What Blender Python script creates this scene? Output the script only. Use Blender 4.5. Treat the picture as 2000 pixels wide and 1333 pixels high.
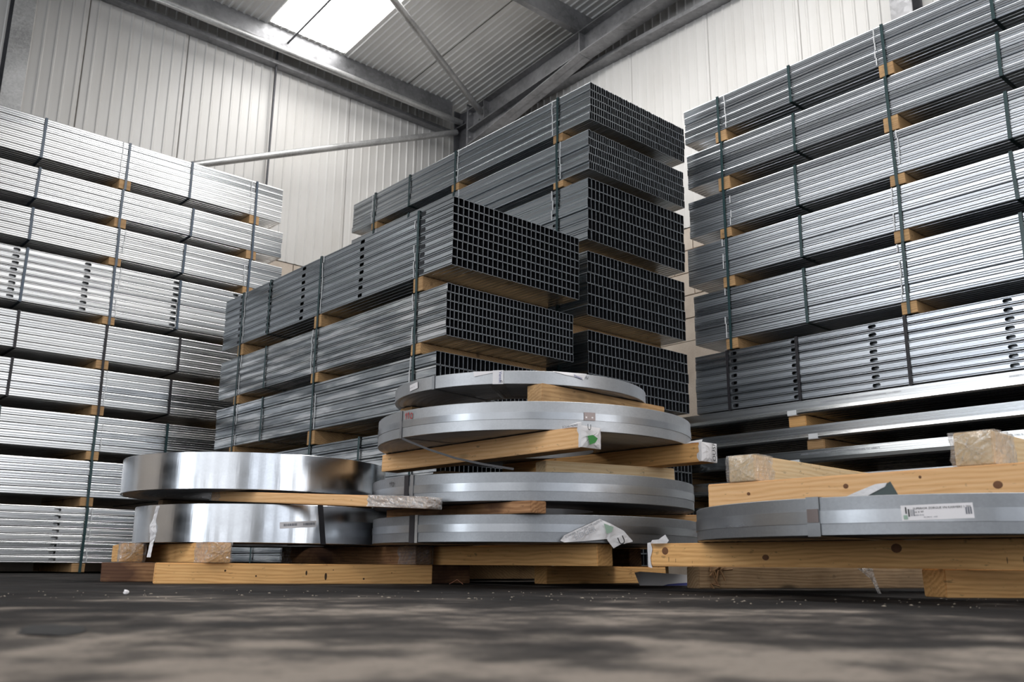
import bpy, bmesh, math, random
from mathutils import Vector, Matrix, Euler
random.seed(11)
PI = math.pi
S = bpy.context.scene
for o in list(bpy.data.objects): bpy.data.objects.remove(o)
COL = S.collection

# ------------------------------------------------------------------ camera, world, lights, exposure
cam_d = bpy.data.cameras.new('camera'); cam = bpy.data.objects.new('camera', cam_d); COL.objects.link(cam)
cam_d.sensor_width = 36; cam_d.lens = 1776.6/2000*36; cam_d.clip_start = .02; cam_d.clip_end = 100
_r = (0.74533818, -0.66663298, 0.00845363); _u = (-0.16587746, -0.17315044, 0.97082624); _f = (0.64572104, 0.72499613, 0.23963502)
cam.matrix_world = Matrix(((_r[0], _u[0], -_f[0], 0), (_r[1], _u[1], -_f[1], 0), (_r[2], _u[2], -_f[2], .08), (0, 0, 0, 1)))
cam_d.dof.use_dof = True; cam_d.dof.focus_distance = 4.2; cam_d.dof.aperture_fstop = 5.0
S.camera = cam
W = bpy.data.worlds.new('world'); S.world = W; W.use_nodes = True
W.node_tree.nodes['Background'].inputs[0].default_value = (.80, .88, 1, 1)
W.node_tree.nodes['Background'].inputs[1].default_value = 1.0

def area_light(name, loc, rot, sx, sy, power, col=(1, 1, 1)):
    d = bpy.data.lights.new(name, 'AREA'); d.shape = 'RECTANGLE'; d.size = sx; d.size_y = sy; d.energy = power; d.color = col
    o = bpy.data.objects.new(name, d); COL.objects.link(o); o.location = loc; o.rotation_euler = rot; return o
# daylight through the two open loading doors behind the camera and through the roof lights
area_light('door_daylight_south', (2.95, -7.9, 2.45), (PI/2, 0, 0), 5.3, 4.7, 125, (1, .985, .97))
area_light('door_daylight_south_far', (-3.1, -7.9, 2.45), (PI/2, 0, 0), 5.2, 4.7, 52, (.97, .98, 1))
area_light('door_daylight_west', (-8.9, 3.4, 1.9), (PI/2, 0, -PI/2), 1.7, 3.8, 110, (.88, .94, 1))
area_light('door_daylight_southwest', (-8.9, -3.0, 2.45), (PI/2, 0, -PI/2), 8.8, 4.7, 118, (1, .965, .92))
area_light('west_high_light', (-8.9, 5.9, 4.75), (PI/2, 0, -PI/2), 3.6, .9, 110, (.86, .92, 1))  # area light added high at the west wall; no window is built there
for sx_, sp in ((4.12, 150), (-5.0, 150)):
    area_light('rooflight_daylight', (sx_, 1.9, 6.03), (-math.atan(.104), 0, 0), .84, 11.6, sp, (1, .98, .95))
S.view_settings.view_transform = 'Standard'; S.view_settings.look = 'None'
S.view_settings.gamma = 1; S.view_settings.use_curve_mapping = False
S.view_settings.exposure = 0.30
S.cycles.use_denoising = True
S.cycles.max_bounces = 8; S.cycles.diffuse_bounces = 4; S.cycles.glossy_bounces = 5; S.cycles.transparent_max_bounces = 12
S.cycles.caustics_reflective = False; S.cycles.caustics_refractive = False
S.cycles.sample_clamp_indirect = 6

# ------------------------------------------------------------------ materials
def newmat(name):
    m = bpy.data.materials.new(name); m.use_nodes = True
    nt = m.node_tree; return m, nt, nt.nodes['Principled BSDF']
def nd(nt, t, **k):
    n = nt.nodes.new(t)
    for a, b in k.items():
        if a.startswith('i_'):
            n.inputs[a[2:].replace('_', ' ')].default_value = b
        else: setattr(n, a, b)
    return n
def ramp(nt, stops, fac):
    r = nt.nodes.new('ShaderNodeValToRGB'); e = r.color_ramp.elements
    while len(e) < len(stops): e.new(.5)
    for x, (p, c) in zip(e, stops): x.position = p; x.color = (*c, 1) if len(c) == 3 else c
    nt.links.new(fac, r.inputs[0]); return r.outputs[0]
def mapped(nt, scale, space='Object', rnd=0.0):
    tc = nd(nt, 'ShaderNodeTexCoord'); mp = nd(nt, 'ShaderNodeMapping'); mp.inputs['Scale'].default_value = scale
    nt.links.new(tc.outputs[space], mp.inputs['Vector'])
    if rnd:
        oi = nd(nt, 'ShaderNodeObjectInfo'); mu = nd(nt, 'ShaderNodeVectorMath', operation='SCALE'); mu.inputs[0].default_value = (7.3, 3.1, 5.7)
        ml = nd(nt, 'ShaderNodeMath', operation='MULTIPLY'); ml.inputs[1].default_value = rnd
        nt.links.new(oi.outputs['Random'], ml.inputs[0]); nt.links.new(ml.outputs[0], mu.inputs['Scale']); nt.links.new(mu.outputs[0], mp.inputs['Location'])
    return mp.outputs[0]
def noise(nt, vec, scale, detail=3, rough=.5, dist=0.0):
    n = nd(nt, 'ShaderNodeTexNoise'); n.inputs['Scale'].default_value = scale; n.inputs['Detail'].default_value = detail
    n.inputs['Roughness'].default_value = rough; n.inputs['Distortion'].default_value = dist
    nt.links.new(vec, n.inputs['Vector']); return n.outputs['Fac']
def mrange(nt, fac, a, b, lo=0.0, hi=1.0):
    n = nd(nt, 'ShaderNodeMapRange'); n.inputs[1].default_value = lo; n.inputs[2].default_value = hi
    n.inputs[3].default_value = a; n.inputs[4].default_value = b; nt.links.new(fac, n.inputs[0]); return n.outputs[0]
def math2(nt, op, a, b):
    n = nd(nt, 'ShaderNodeMath', operation=op)
    for i, v in enumerate((a, b)):
        if isinstance(v, (int, float)): n.inputs[i].default_value = v
        else: nt.links.new(v, n.inputs[i])
    return n.outputs[0]
def mixc(nt, fac, a, b, mode='MIX'):
    n = nd(nt, 'ShaderNodeMix', data_type='RGBA', blend_type=mode)
    for s, v in ((0, fac), (6, a), (7, b)):
        if isinstance(v, (int, float)): n.inputs[s].default_value = v
        elif isinstance(v, tuple): n.inputs[s].default_value = (*v, 1)
        else: nt.links.new(v, n.inputs[s])
    return n.outputs[2]
def bump(nt, h, strength, dist, bs):
    b = nd(nt, 'ShaderNodeBump'); b.inputs['Strength'].default_value = strength; b.inputs['Distance'].default_value = dist
    nt.links.new(h, b.inputs['Height']); nt.links.new(b.outputs[0], bs.inputs['Normal'])

def plain(name, col, rough=.5, metal=0.0, var=0.0):
    m, nt, bs = newmat(name)
    bs.inputs['Roughness'].default_value = rough; bs.inputs['Metallic'].default_value = metal
    v = mapped(nt, (1, 1, 1)); f = noise(nt, v, 9, 4)
    k = 1-var
    nt.links.new(ramp(nt, [(.3, tuple(c*k for c in col)), (.7, col)], f), bs.inputs['Base Color'])
    return m

def stud_mat(name, c0, c1, rough0, rough1, streak=1.0, smudge=0.0):
    m, nt, bs = newmat(name); bs.inputs['Metallic'].default_value = 1.0
    v = mapped(nt, (.10, 30, 60), rnd=3.0); f = noise(nt, v, 1.6, 3, .5)
    oi = nd(nt, 'ShaderNodeObjectInfo')
    base = mixc(nt, oi.outputs['Random'], c0, c1)
    col = mixc(nt, mrange(nt, f, 0, .45*streak, .3, .7), base, tuple(x*.55 for x in c0))
    if smudge:
        v2 = mapped(nt, (2.6, 14, 26), rnd=5.0); f2 = noise(nt, v2, 1.0, 3, .55)
        col = mixc(nt, mrange(nt, f2, 0, smudge, .5, .62), col, (.86, .87, .88))
        col = mixc(nt, mrange(nt, f2, smudge*.8, 0, .33, .46), col, (.22, .24, .27))
    nt.links.new(col, bs.inputs['Base Color'])
    r = mrange(nt, f, rough0, rough1, .3, .7)
    rr = math2(nt, 'ADD', r, mrange(nt, oi.outputs['Random'], -.05, .07))
    nt.links.new(rr, bs.inputs['Roughness'])
    bump(nt, f, .30, .0010, bs)
    return m
M_stud = stud_mat('galvanised_stud', (.44, .475, .505), (.58, .615, .65), .18, .30)
M_stud_right = stud_mat('galvanised_stud_silver', (.54, .57, .61), (.70, .73, .77), .25, .37)
M_stud_smudge = stud_mat('galvanised_stud_smudged', (.42, .45, .47), (.56, .59, .61), .18, .32, smudge=.85)
M_stud_left = stud_mat('galvanised_stud_pale', (.72, .73, .74), (.84, .84, .84), .22, .34, .6)
M_purlin = stud_mat('galvanised_purlin', (.50, .52, .53), (.60, .61, .62), .20, .30, .3)

def galv(name, c, rough=.5, metal=.8, sc=30):
    m, nt, bs = newmat(name); bs.inputs['Metallic'].default_value = metal
    v = mapped(nt, (1, 1, 1)); vo = nd(nt, 'ShaderNodeTexVoronoi'); vo.inputs['Scale'].default_value = sc; nt.links.new(v, vo.inputs['Vector'])
    f = noise(nt, v, 3.0, 4)
    c1 = mixc(nt, mrange(nt, f, 0, 1, .35, .65), tuple(x*.62 for x in c), c)
    sep = nd(nt, 'ShaderNodeSeparateColor'); nt.links.new(vo.outputs['Color'], sep.inputs[0])
    c2 = mixc(nt, mrange(nt, sep.outputs[0], 0, .28), c1, tuple(min(1, x*1.5) for x in c))
    nt.links.new(c2, bs.inputs['Base Color'])
    nt.links.new(mrange(nt, sep.outputs[1], rough-.08, rough+.10), bs.inputs['Roughness'])
    return m
M_galv = galv('galvanised_beam', (.30, .30, .31), .5, .75)
M_galv_light = galv('galvanised_tube', (.46, .46, .46), .42, .7, 75)
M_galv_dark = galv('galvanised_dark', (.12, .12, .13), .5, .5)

def coil_mat(name, c, r0, r1, sp=0.0, cc=.5):
    m, nt, bs = newmat(name); bs.inputs['Metallic'].default_value = 1.0
    v = mapped(nt, (1, 1, 1)); vo = nd(nt, 'ShaderNodeTexVoronoi'); vo.inputs['Scale'].default_value = 160; nt.links.new(v, vo.inputs['Vector'])
    sep = nd(nt, 'ShaderNodeSeparateColor'); nt.links.new(vo.outputs['Color'], sep.inputs[0])
    v2 = mapped(nt, (9, 9, 1.2)); f = noise(nt, v2, 1.0, 4, .6)
    v3 = mapped(nt, (3, 3, 7)); f3 = noise(nt, v3, 1.3, 3, .5)
    col = mixc(nt, mrange(nt, sep.outputs[0], 0, sp), c, tuple(x*.6 for x in c))
    col = mixc(nt, mrange(nt, f, 0, .35, .4, .7), col, tuple(x*.72 for x in c))
    nt.links.new(col, bs.inputs['Base Color'])
    nt.links.new(mrange(nt, f3, r0, r1, .35, .65), bs.inputs['Roughness'])
    bump(nt, f, .10, .01, bs)
    return m
M_coil_shiny = coil_mat('coil_bright', (.56, .575, .60), .14, .22, .12)
M_coil_matt = coil_mat('coil_matt', (.31, .32, .335), .42, .52, .22)
M_coil_pale = coil_mat('coil_pale', (.43, .44, .455), .42, .52, .18)
M_seal = plain('brown_steel_seal', (.22, .18, .17), .35, .7)
M_coil_band = coil_mat('coil_band', (.35, .36, .375), .27, .36, .12)
M_coil_face = coil_mat('coil_winding', (.40, .40, .41), .42, .6, .1)

def wood_mat(name, light, mid, dark, stain=0.0, stain_c=(.06, .02, .012)):
    m, nt, bs = newmat(name); bs.inputs['Roughness'].default_value = .72
    v = mapped(nt, (.16, 1, 1), rnd=1.0)
    nz = noise(nt, v, 7.0, 4, .6)
    vm = nd(nt, 'ShaderNodeVectorMath', operation='ADD'); cb = nd(nt, 'ShaderNodeCombineXYZ')
    nt.links.new(mrange(nt, nz, -.035, .035), cb.inputs[1]); nt.links.new(mrange(nt, nz, .06, -.06), cb.inputs[2])
    nt.links.new(v, vm.inputs[0]); nt.links.new(cb.outputs[0], vm.inputs[1])
    wv = nd(nt, 'ShaderNodeTexWave', wave_type='RINGS', rings_direction='X'); wv.inputs['Scale'].default_value = 24; wv.inputs['Distortion'].default_value = 2.2
    wv.inputs['Detail'].default_value = 2; nt.links.new(vm.outputs[0], wv.inputs['Vector'])
    fine = noise(nt, mapped(nt, (6, 90, 90)), 2.0, 3)
    a = math2(nt, 'ADD', math2(nt, 'MULTIPLY', wv.outputs['Fac'], .38), math2(nt, 'MULTIPLY', fine, .62))
    col = ramp(nt, [(.12, light), (.55, mid), (.95, dark)], a)
    # knots
    vk = mapped(nt, (2.2, 7, 7), rnd=2.0); vo = nd(nt, 'ShaderNodeTexVoronoi'); vo.inputs['Scale'].default_value = 1.3; nt.links.new(vk, vo.inputs['Vector'])
    kn = mrange(nt, vo.outputs['Distance'], 1, 0, .06, .17)
    col = mixc(nt, kn, col, tuple(x*.30 for x in mid))
    sp = noise(nt, mapped(nt, (14, 30, 30), rnd=3.0), 1.5, 3, .7)
    col = mixc(nt, mrange(nt, sp, 0, .6, .63, .72), col, tuple(x*.25 for x in mid))
    if stain:
        st = noise(nt, mapped(nt, (3.5, 5, 5), rnd=4.0), 1.0, 4, .6)
        col = mixc(nt, mrange(nt, st, 0, stain, .40, .58), col, stain_c)
    nt.links.new(col, bs.inputs['Base Color'])
    bump(nt, a, .3, .002, bs)
    return m
M_wood = wood_mat('pine_yellow', (.92, .56, .23), (.80, .44, .165), (.58, .28, .09))
M_wood_new = wood_mat('pine_new', (.88, .68, .43), (.82, .60, .34), (.70, .47, .24))
M_wood_pink = wood_mat('pine_fresh', (.88, .56, .29), (.82, .48, .22), (.66, .34, .13))
M_wood_stain = wood_mat('pine_stained', (.52, .29, .14), (.36, .18, .08), (.18, .08, .03), .80)
M_wood_bearer = wood_mat('pine_bearer', (.70, .44, .21), (.58, .35, .16), (.40, .22, .09), .3, (.12, .06, .03))
M_wood_grey = wood_mat('pine_weathered_shade', (.42, .29, .17), (.33, .21, .11), (.20, .12, .06), .4, (.07, .04, .02))  # weathered pine, tones deepened to stand for shade on the set-back timbers

M_edge = plain('cut_steel_edge', (.27, .29, .31), .45, .6)
M_inside = plain('shaded_steel_inside', (.035, .037, .042), .5, .6)  # same steel, near-black to stand for the shade inside open ends
M_strap = plain('strap_green', (.020, .052, .056), .35)
M_strap_glare = plain('strap_green_glare', (.085, .115, .155), .32)  # green strap of the left stack with glare mixed into its colour
M_strap_black = plain('strap_black', (.014, .012, .016), .5)
M_tie = plain('white_edge_tape', (.75, .76, .77), .4)
M_white = plain('white_plastic', (.78, .76, .77), .35, 0, .08)
M_black = plain('black_ink', (.012, .012, .014), .5)
M_ink = plain('grey_ink', (.16, .17, .20), .5)
M_ink_soft = plain('faded_grey_ink', (.40, .41, .45), .5)
M_blueink = plain('blue_ink', (.08, .09, .30), .5)
M_red = plain('red_marker', (.42, .03, .03), .5)
M_green = plain('green_print', (.05, .26, .06), .45)
M_green_soft = plain('faded_green_print', (.30, .42, .33), .45)
M_label = plain('paper_label', (.82, .79, .80), .5)
M_card = plain('dark_green_sheet', (.010, .030, .026), .3)
M_splinter = wood_mat('splintered_wood', (.50, .30, .14), (.32, .17, .07), (.12, .06, .03), .5)

def film_mat(name, base=.16, tint=(.95, .95, .96)):
    m, nt, bs = newmat(name); nt.nodes.remove(bs)
    out = nt.nodes['Material Output']
    tr = nd(nt, 'ShaderNodeBsdfTransparent'); gl = nd(nt, 'ShaderNodeBsdfGlossy'); gl.inputs['Roughness'].default_value = .16
    df = nd(nt, 'ShaderNodeBsdfDiffuse'); df.inputs['Color'].default_value = (.8, .8, .8, 1)
    tr.inputs['Color'].default_value = (*tint, 1)
    m1 = nd(nt, 'ShaderNodeMixShader'); m1.inputs[0].default_value = .45; nt.links.new(gl.outputs[0], m1.inputs[1]); nt.links.new(df.outputs[0], m1.inputs[2])
    mx = nd(nt, 'ShaderNodeMixShader'); lw = nd(nt, 'ShaderNodeLayerWeight'); lw.inputs['Blend'].default_value = .45
    f = noise(nt, mapped(nt, (18, 40, 30)), 1.6, 4, .65, 1.2)
    b = nd(nt, 'ShaderNodeBump'); b.inputs['Strength'].default_value = .9; b.inputs['Distance'].default_value = .01; nt.links.new(f, b.inputs['Height'])
    for n in (gl, df): nt.links.new(b.outputs[0], n.inputs['Normal'])
    nt.links.new(b.outputs[0], lw.inputs['Normal'])
    a = math2(nt, 'ADD', math2(nt, 'MULTIPLY', lw.outputs['Facing'], .55), math2(nt, 'ADD', mrange(nt, f, 0, .45, .55, .72), base))
    cl = nd(nt, 'ShaderNodeClamp'); nt.links.new(a, cl.inputs[0])
    nt.links.new(cl.outputs[0], mx.inputs[0]); nt.links.new(tr.outputs[0], mx.inputs[1]); nt.links.new(m1.outputs[0], mx.inputs[2])
    nt.links.new(mx.outputs[0], out.inputs['Surface']); return m
M_film = film_mat('clear_stretch_film', .06)
M_film_white = film_mat('creased_stretch_film', .45)

def panel_mat(name, c, dirt):
    m, nt, bs = newmat(name); bs.inputs['Roughness'].default_value = .38
    f = noise(nt, mapped(nt, (1.2, 1.2, .5)), 1.6, 5, .6); f2 = noise(nt, mapped(nt, (30, 30, .8)), 1.2, 3)
    col = mixc(nt, mrange(nt, f, 0, .55, .45, .75), c, dirt)
    col = mixc(nt, mrange(nt, f2, 0, .18, .5, .8), col, dirt)
    v = mapped(nt, (1, 1, 1)); vo = nd(nt, 'ShaderNodeTexVoronoi'); vo.inputs['Scale'].default_value = 2.3; nt.links.new(v, vo.inputs['Vector'])
    col = mixc(nt, mrange(nt, vo.outputs['Distance'], 1, 0, .008, .014), col, (.12, .10, .08))
    nt.links.new(col, bs.inputs['Base Color']); return m
M_panel = panel_mat('white_liner_panel', (.69, .675, .655), (.56, .535, .50))
M_roof = panel_mat('roof_liner_panel', (.88, .875, .86), (.76, .75, .73))
M_skyl = bpy.data.materials.new('translucent_rooflight'); M_skyl.use_nodes = True
_nt = M_skyl.node_tree; _b = _nt.nodes['Principled BSDF']; _b.inputs['Base Color'].default_value = (.8, .8, .78, 1)
_b.inputs['Emission Color'].default_value = (1, .99, .97, 1); _b.inputs['Emission Strength'].default_value = 6.0
def block_mat():
    m, nt, bs = newmat('painted_block'); bs.inputs['Roughness'].default_value = .85
    f = noise(nt, mapped(nt, (1, 1, 1)), 5, 6, .65); f2 = noise(nt, mapped(nt, (1, 1, 1)), 90, 3)
    nt.links.new(ramp(nt, [(.3, (.50, .42, .35)), (.6, (.62, .54, .46))], f), bs.inputs['Base Color']); bump(nt, f2, .4, .004, bs); return m
M_block = block_mat()
def floor_mat():
    m, nt, bs = newmat('worn_concrete_floor')
    v = mapped(nt, (1, 1, 1))
    f = noise(nt, v, 1.5, 6, .6, .6); f2 = noise(nt, v, 7, 6, .65); f3 = noise(nt, v, 60, 4, .6)
    # paler over a patch of the floor near the aisle, darker beyond it
    mp = nd(nt, 'ShaderNodeMapping'); mp.inputs['Location'].default_value = (-.55, -.75, 0); tc = nd(nt, 'ShaderNodeTexCoord'); nt.links.new(tc.outputs['Object'], mp.inputs['Vector'])
    ln = nd(nt, 'ShaderNodeVectorMath', operation='LENGTH'); nt.links.new(mp.outputs[0], ln.inputs[0])
    near_pale = mrange(nt, ln.outputs['Value'], .085, -.045, .35, 1.45)
    a = math2(nt, 'ADD', math2(nt, 'ADD', math2(nt, 'MULTIPLY', f, .62), math2(nt, 'MULTIPLY', f2, .38)), near_pale)
    col = ramp(nt, [(.40, (.012, .011, .011)), (.49, (.026, .023, .022)), (.545, (.075, .066, .060)), (.61, (.25, .215, .185))], a)
    col = mixc(nt, mrange(nt, f3, 0, .5, .55, .75), col, (.02, .018, .017))
    nt.links.new(col, bs.inputs['Base Color'])
    nt.links.new(mrange(nt, f2, .60, .85, .3, .7), bs.inputs['Roughness']); bs.inputs['Specular IOR Level'].default_value = .06
    bump(nt, math2(nt, 'ADD', f3, math2(nt, 'MULTIPLY', f2, 2)), .5, .003, bs); return m
M_floor = floor_mat()
M_mortar = plain('mortar', (.42, .36, .30), .9)
M_outer = plain('painted_wall_far', (.50, .50, .49), .7)
M_outer_w = plain('painted_wall_west', (.60, .59, .57), .6)

# ------------------------------------------------------------------ mesh helpers
def mesh(name, v, f, mat=None, smooth=None):
    me = bpy.data.meshes.new(name); me.from_pydata([tuple(p) for p in v], [], f)
    if mat: me.materials.append(mat)
    if smooth is not None:
        me.polygons.foreach_set('use_smooth', [True]*len(me.polygons))
        me.set_sharp_from_angle(angle=math.radians(smooth))
    me.update(); return me
def obj(name, me, parent=None, loc=(0, 0, 0), rot=(0, 0, 0), **props):
    o = bpy.data.objects.new(name, me); COL.objects.link(o); o.location = loc; o.rotation_euler = rot
    if parent: o.parent = parent
    for k, v in props.items(): o[k] = v
    return o
def thing(name, label, cat, loc=(0, 0, 0), rot=(0, 0, 0), group=None, me=None, kind=None):
    o = obj(name, me, None, loc, rot, label=label, category=cat)
    if group: o['group'] = group
    if kind: o['kind'] = kind
    return o
BF = [(0, 3, 2, 1), (4, 5, 6, 7), (0, 1, 5, 4), (1, 2, 6, 5), (2, 3, 7, 6), (3, 0, 4, 7)]
def box(a, b, V, F):
    n = len(V); (x0, y0, z0), (x1, y1, z1) = a, b
    V += [(x0, y0, z0), (x1, y0, z0), (x1, y1, z0), (x0, y1, z0), (x0, y0, z1), (x1, y0, z1), (x1, y1, z1), (x0, y1, z1)]
    F += [tuple(n+i for i in q) for q in BF]
def bmesh_box(name, sx, sy, sz, mat, bev=.002, warp=0.0, seed=0):
    """box centred in x,y with its base at z=0, bevelled, slightly irregular"""
    bm = bmesh.new(); bmesh.ops.create_cube(bm, size=1)
    rr = random.Random(seed)
    for v in bm.verts:
        v.co = Vector((v.co.x*sx, v.co.y*sy, (v.co.z+.5)*sz))
        if warp: v.co += Vector((rr.uniform(-1, 1)*warp, rr.uniform(-1, 1)*warp*.7, 0 if v.co.z < .001 else -abs(rr.uniform(0, 1)*warp*.5)))
    if bev: bmesh.ops.bevel(bm, geom=bm.edges[:], offset=bev, segments=2, affect='EDGES')
    me = bpy.data.meshes.new(name); bm.to_mesh(me); bm.free(); me.materials.append(mat)
    return me
def extrude_yz(loop, x0, x1, V, F, caps=True, rev=False):
    n = len(V); k = len(loop)
    V += [(x0, y, z) for y, z in loop]+[(x1, y, z) for y, z in loop]
    F += [(n+i, n+(i+1) % k, n+k+(i+1) % k, n+k+i) for i in range(k)]
    if caps: F += [tuple(n+i for i in range(k))[::-1], tuple(n+k+i for i in range(k))]
def frame_verts(V, p0, p1, up=Vector((0, 0, 1))):
    """map local (x along, y side, z up) of length |p1-p0| to world"""
    p0, p1 = Vector(p0), Vector(p1); ex = (p1-p0).normalized(); ey = up.cross(ex).normalized(); ez = ex.cross(ey)
    return [p0+ex*v[0]+ey*v[1]+ez*v[2] for v in V]
def tube(p0, p1, r, seg=20):
    p0, p1 = Vector(p0), Vector(p1); L = (p1-p0).length; V, F = [], []
    extrude_yz([(r*math.cos(2*PI*i/seg), r*math.sin(2*PI*i/seg)) for i in range(seg)], 0, L, V, F)
    return frame_verts(V, p0, p1), F
def text_geo(s, size):
    cu = bpy.data.curves.new('txt', 'FONT'); cu.body = s; cu.size = size; cu.resolution_u = 2
    o = bpy.data.objects.new('txt', cu); COL.objects.link(o)
    bpy.context.view_layer.update()
    me = o.to_mesh(); V = [(v.co.x, v.co.y) for v in me.vertices]; F = [tuple(p.vertices) for p in me.polygons]
    o.to_mesh_clear(); bpy.data.objects.remove(o); bpy.data.curves.remove(cu)
    return V, F

# ------------------------------------------------------------------ room
XW, YW = 6.47, 8.30
XN, YN = -9.0, -8.0
ZP = 3.13
def roofz(y): return 5.53+.104*(8-y)
V, F = [], []; box((XN, YN, -.12), (XW+.2, YW+.2, 0), V, F)
obj('floor', mesh('floor', V, F, M_floor), kind='structure')
# left wall (plane y = YW): white liner panels over painted blockwork
def wall_mesh(name, a, b, mat=M_mortar): V, F = [], []; box(a, b, V, F); return mesh(name, V, F, mat)
wl = obj('wall_left', wall_mesh('wall_left', (XN, YW+.03, 0), (XW+.2, YW+.18, 5.5)), kind='structure')
wr = obj('wall_right', wall_mesh('wall_right', (XW+.03, YN, 0), (XW+.18, YW+.03, 5.45)), kind='structure')
V, F = [], []
V += [(XW+.05, YN, 5.4), (XW+.05, YW, 5.4), (XW+.05, YW, roofz(YW)), (XW+.05, YN, roofz(YN))]; V += [(x+.12, y, z) for x, y, z in V]
F += BF; obj('gable', mesh('gable', V, F, M_outer), wr)
# far walls behind the camera, each with its open loading door
V, F = [], []
box((XN, YN-.15, 0), (-6.0, YN, 7.3), V, F); box((5.65, YN-.15, 0), (XW+.2, YN, 7.3), V, F); box((-6.0, YN-.15, 4.9), (5.65, YN, 7.3), V, F)
for px_ in (-3.1, -.2, 2.7): box((px_-.30, YN+.25, 0), (px_+.22, YN+.6, 4.9), V, F)  # unseen pillars added to cut the door light into reflected streaks
obj('wall_south', mesh('wall_south', V, F, M_outer), kind='structure')
V, F = [], []
box((XN-.15, YN, 0), (XN, -7.5, 7.3), V, F); box((XN-.15, -7.5, 4.9), (XN, 1.5, 7.3), V, F); box((XN-.15, 1.5, 0), (XN, 2.5, 7.3), V, F)
for py_ in (-5.2, -2.2, .2): box((XN+.25, py_-.22, 0), (XN+.6, py_+.22, 4.9), V, F); box((XN-.15, 4.3, 0), (XN, YW+.1, 7.3), V, F); box((XN-.15, 2.5, 3.9), (XN, 4.3, 7.3), V, F)  # includes unseen pillars added before the west opening for streaks in reflections
obj('wall_west', mesh('wall_west', V, F, M_outer_w), kind='structure')
# liner panel: nine shallow ridges across its width, local x across, z up, face towards -y
def liner_section(wid, n, first=.02, ridge=.028, d=.009):
    pts = [(0, .006), (.004, 0)]; p = (wid-.008)/n
    for i in range(n):
        x = .004+i*p+p*.55
        pts += [(x, 0), (x+.008, -d), (x+ridge*.72, -d), (x+ridge, 0)]
    pts += [(wid-.004, 0), (wid, .006)]
    return pts
def liner_mesh(name, wid, z0, z1, n=9, mat=M_panel, sl0=None):
    sec = liner_section(wid, n); k = len(sec)
    V = [(x, y, z0) for x, y in sec]+[(x, y, z1) for x, y in sec]+[(sec[0][0], .03, z0), (sec[-1][0], .03, z0), (sec[0][0], .03, z1), (sec[-1][0], .03, z1)]
    F = [(i, i+1, k+i+1, k+i) for i in range(k-1)]+[(0, k, 2*k+2, 2*k), (k-1, 2*k+1, 2*k+3, 2*k-1)]
    return mesh(name, V, F, mat)
PW = .947
pm = liner_mesh('wall_panel', PW-.009, 0, 5.47-ZP)
for i in range(-10, 6):
    x = 1.105+PW*i
    if x < XW-.2:
        m_ = pm if x+PW < XW else liner_mesh('wall_panel', XW-x-.004, 0, 5.47-ZP, 6)
        obj('wall_panel', m_, wl, (x, YW, ZP))
for i in range(11):
    y = YW-PW*(i+1)
    o = obj('wall_panel', liner_mesh('wall_panel', PW-.004, 0, roofz(y+PW*.5)-ZP-.02), wr, (XW, y+PW, ZP), (0, 0, -PI/2))
# blockwork: single blocks with recessed joints
bw, bh = .44, .215
V, F = [], []; box((0, 0, 0), (bw-.010, .035, bh-.010), V, F); bl = mesh('block', V, F, M_block)
V, F = [], []; box((0, 0, 0), (bw*.5-.010, .035, bh-.010), V, F); bl2 = mesh('block', V, F, M_block)
zz = ZP-bh; r = 0
while zz > 1.9:
    x = 3.0-(bw/2 if r % 2 else 0)
    while x < XW-.3: obj('block', bl, wl, (x, YW, zz)); x += bw
    y = YW-(bw/2 if r % 2 else 0)
    while y > 2.2: obj('block', bl, wr, (XW, y, zz), (0, 0, -PI/2)); y -= bw
    zz -= bh; r += 1
V, F = [], []; box((XN, YW+.002, 0), (3.0, YW+.04, ZP), V, F); box((3.0, YW+.002, 0), (XW, YW+.04, zz+bh-.005), V, F)
obj('block_face', mesh('block_face', V, F, M_block), wl, kind='stuff')
V, F = [], []; box((XW+.002, 2.3, 0), (XW+.04, YW, zz+bh-.005), V, F); box((XW+.002, YN, 0), (XW+.04, 2.3, ZP), V, F)
obj('block_face', mesh('block_face', V, F, M_block), wr, kind='stuff')

# roof: liner panels along the slope, with translucent rooflights
yb, yt = YW, YN
V = [(XN, yb, roofz(yb)+.04), (XW+.2, yb, roofz(yb)+.04), (XW+.2, yt, roofz(yt)+.04), (XN, yt, roofz(yt)+.04)]; V += [(a, b, c+.1) for a, b, c in V]
ceil = obj('ceiling', mesh('ceiling', V, [(0, 1, 2, 3), (4, 7, 6, 5), (0, 4, 5, 1), (1, 5, 6, 2), (2, 6, 7, 3), (3, 7, 4, 0)], M_outer), kind='structure')
def roof_panel(name, x0, wid, y0, y1, mat, n=11, d=.010):
    sec = liner_section(wid, n, d=d, ridge=.03); k = len(sec)
    V = [(x, y0, roofz(y0)+b) for x, b in sec]+[(x, y1, roofz(y1)+b) for x, b in sec]
    V = [(x0+a, b, c) for a, b, c in V]
    return mesh(name, V, [(i, i+1, k+i+1, k+i) for i in range(k-1)], mat)
xs = 3.675-.895*12
while xs < XW:
    w_ = min(.885, XW-xs)
    sky = any(abs(xs-(3.675-.895*q)) < .1 for q in (0, 10))
    if sky:
        ym = 7.93
        obj('roof_panel', roof_panel('roof_panel', xs, w_, -4.2, yt, M_roof), ceil)
        obj('roof_panel', roof_panel('roof_panel', xs, w_, yb, ym, M_roof), ceil)
        obj('window_pane', roof_panel('window_pane', xs, w_, ym, -4.2, M_skyl, 6, .004), ceil)
    else: obj('roof_panel', roof_panel('roof_panel', xs, w_, yb, yt, M_roof), ceil)
    xs += .895

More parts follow.
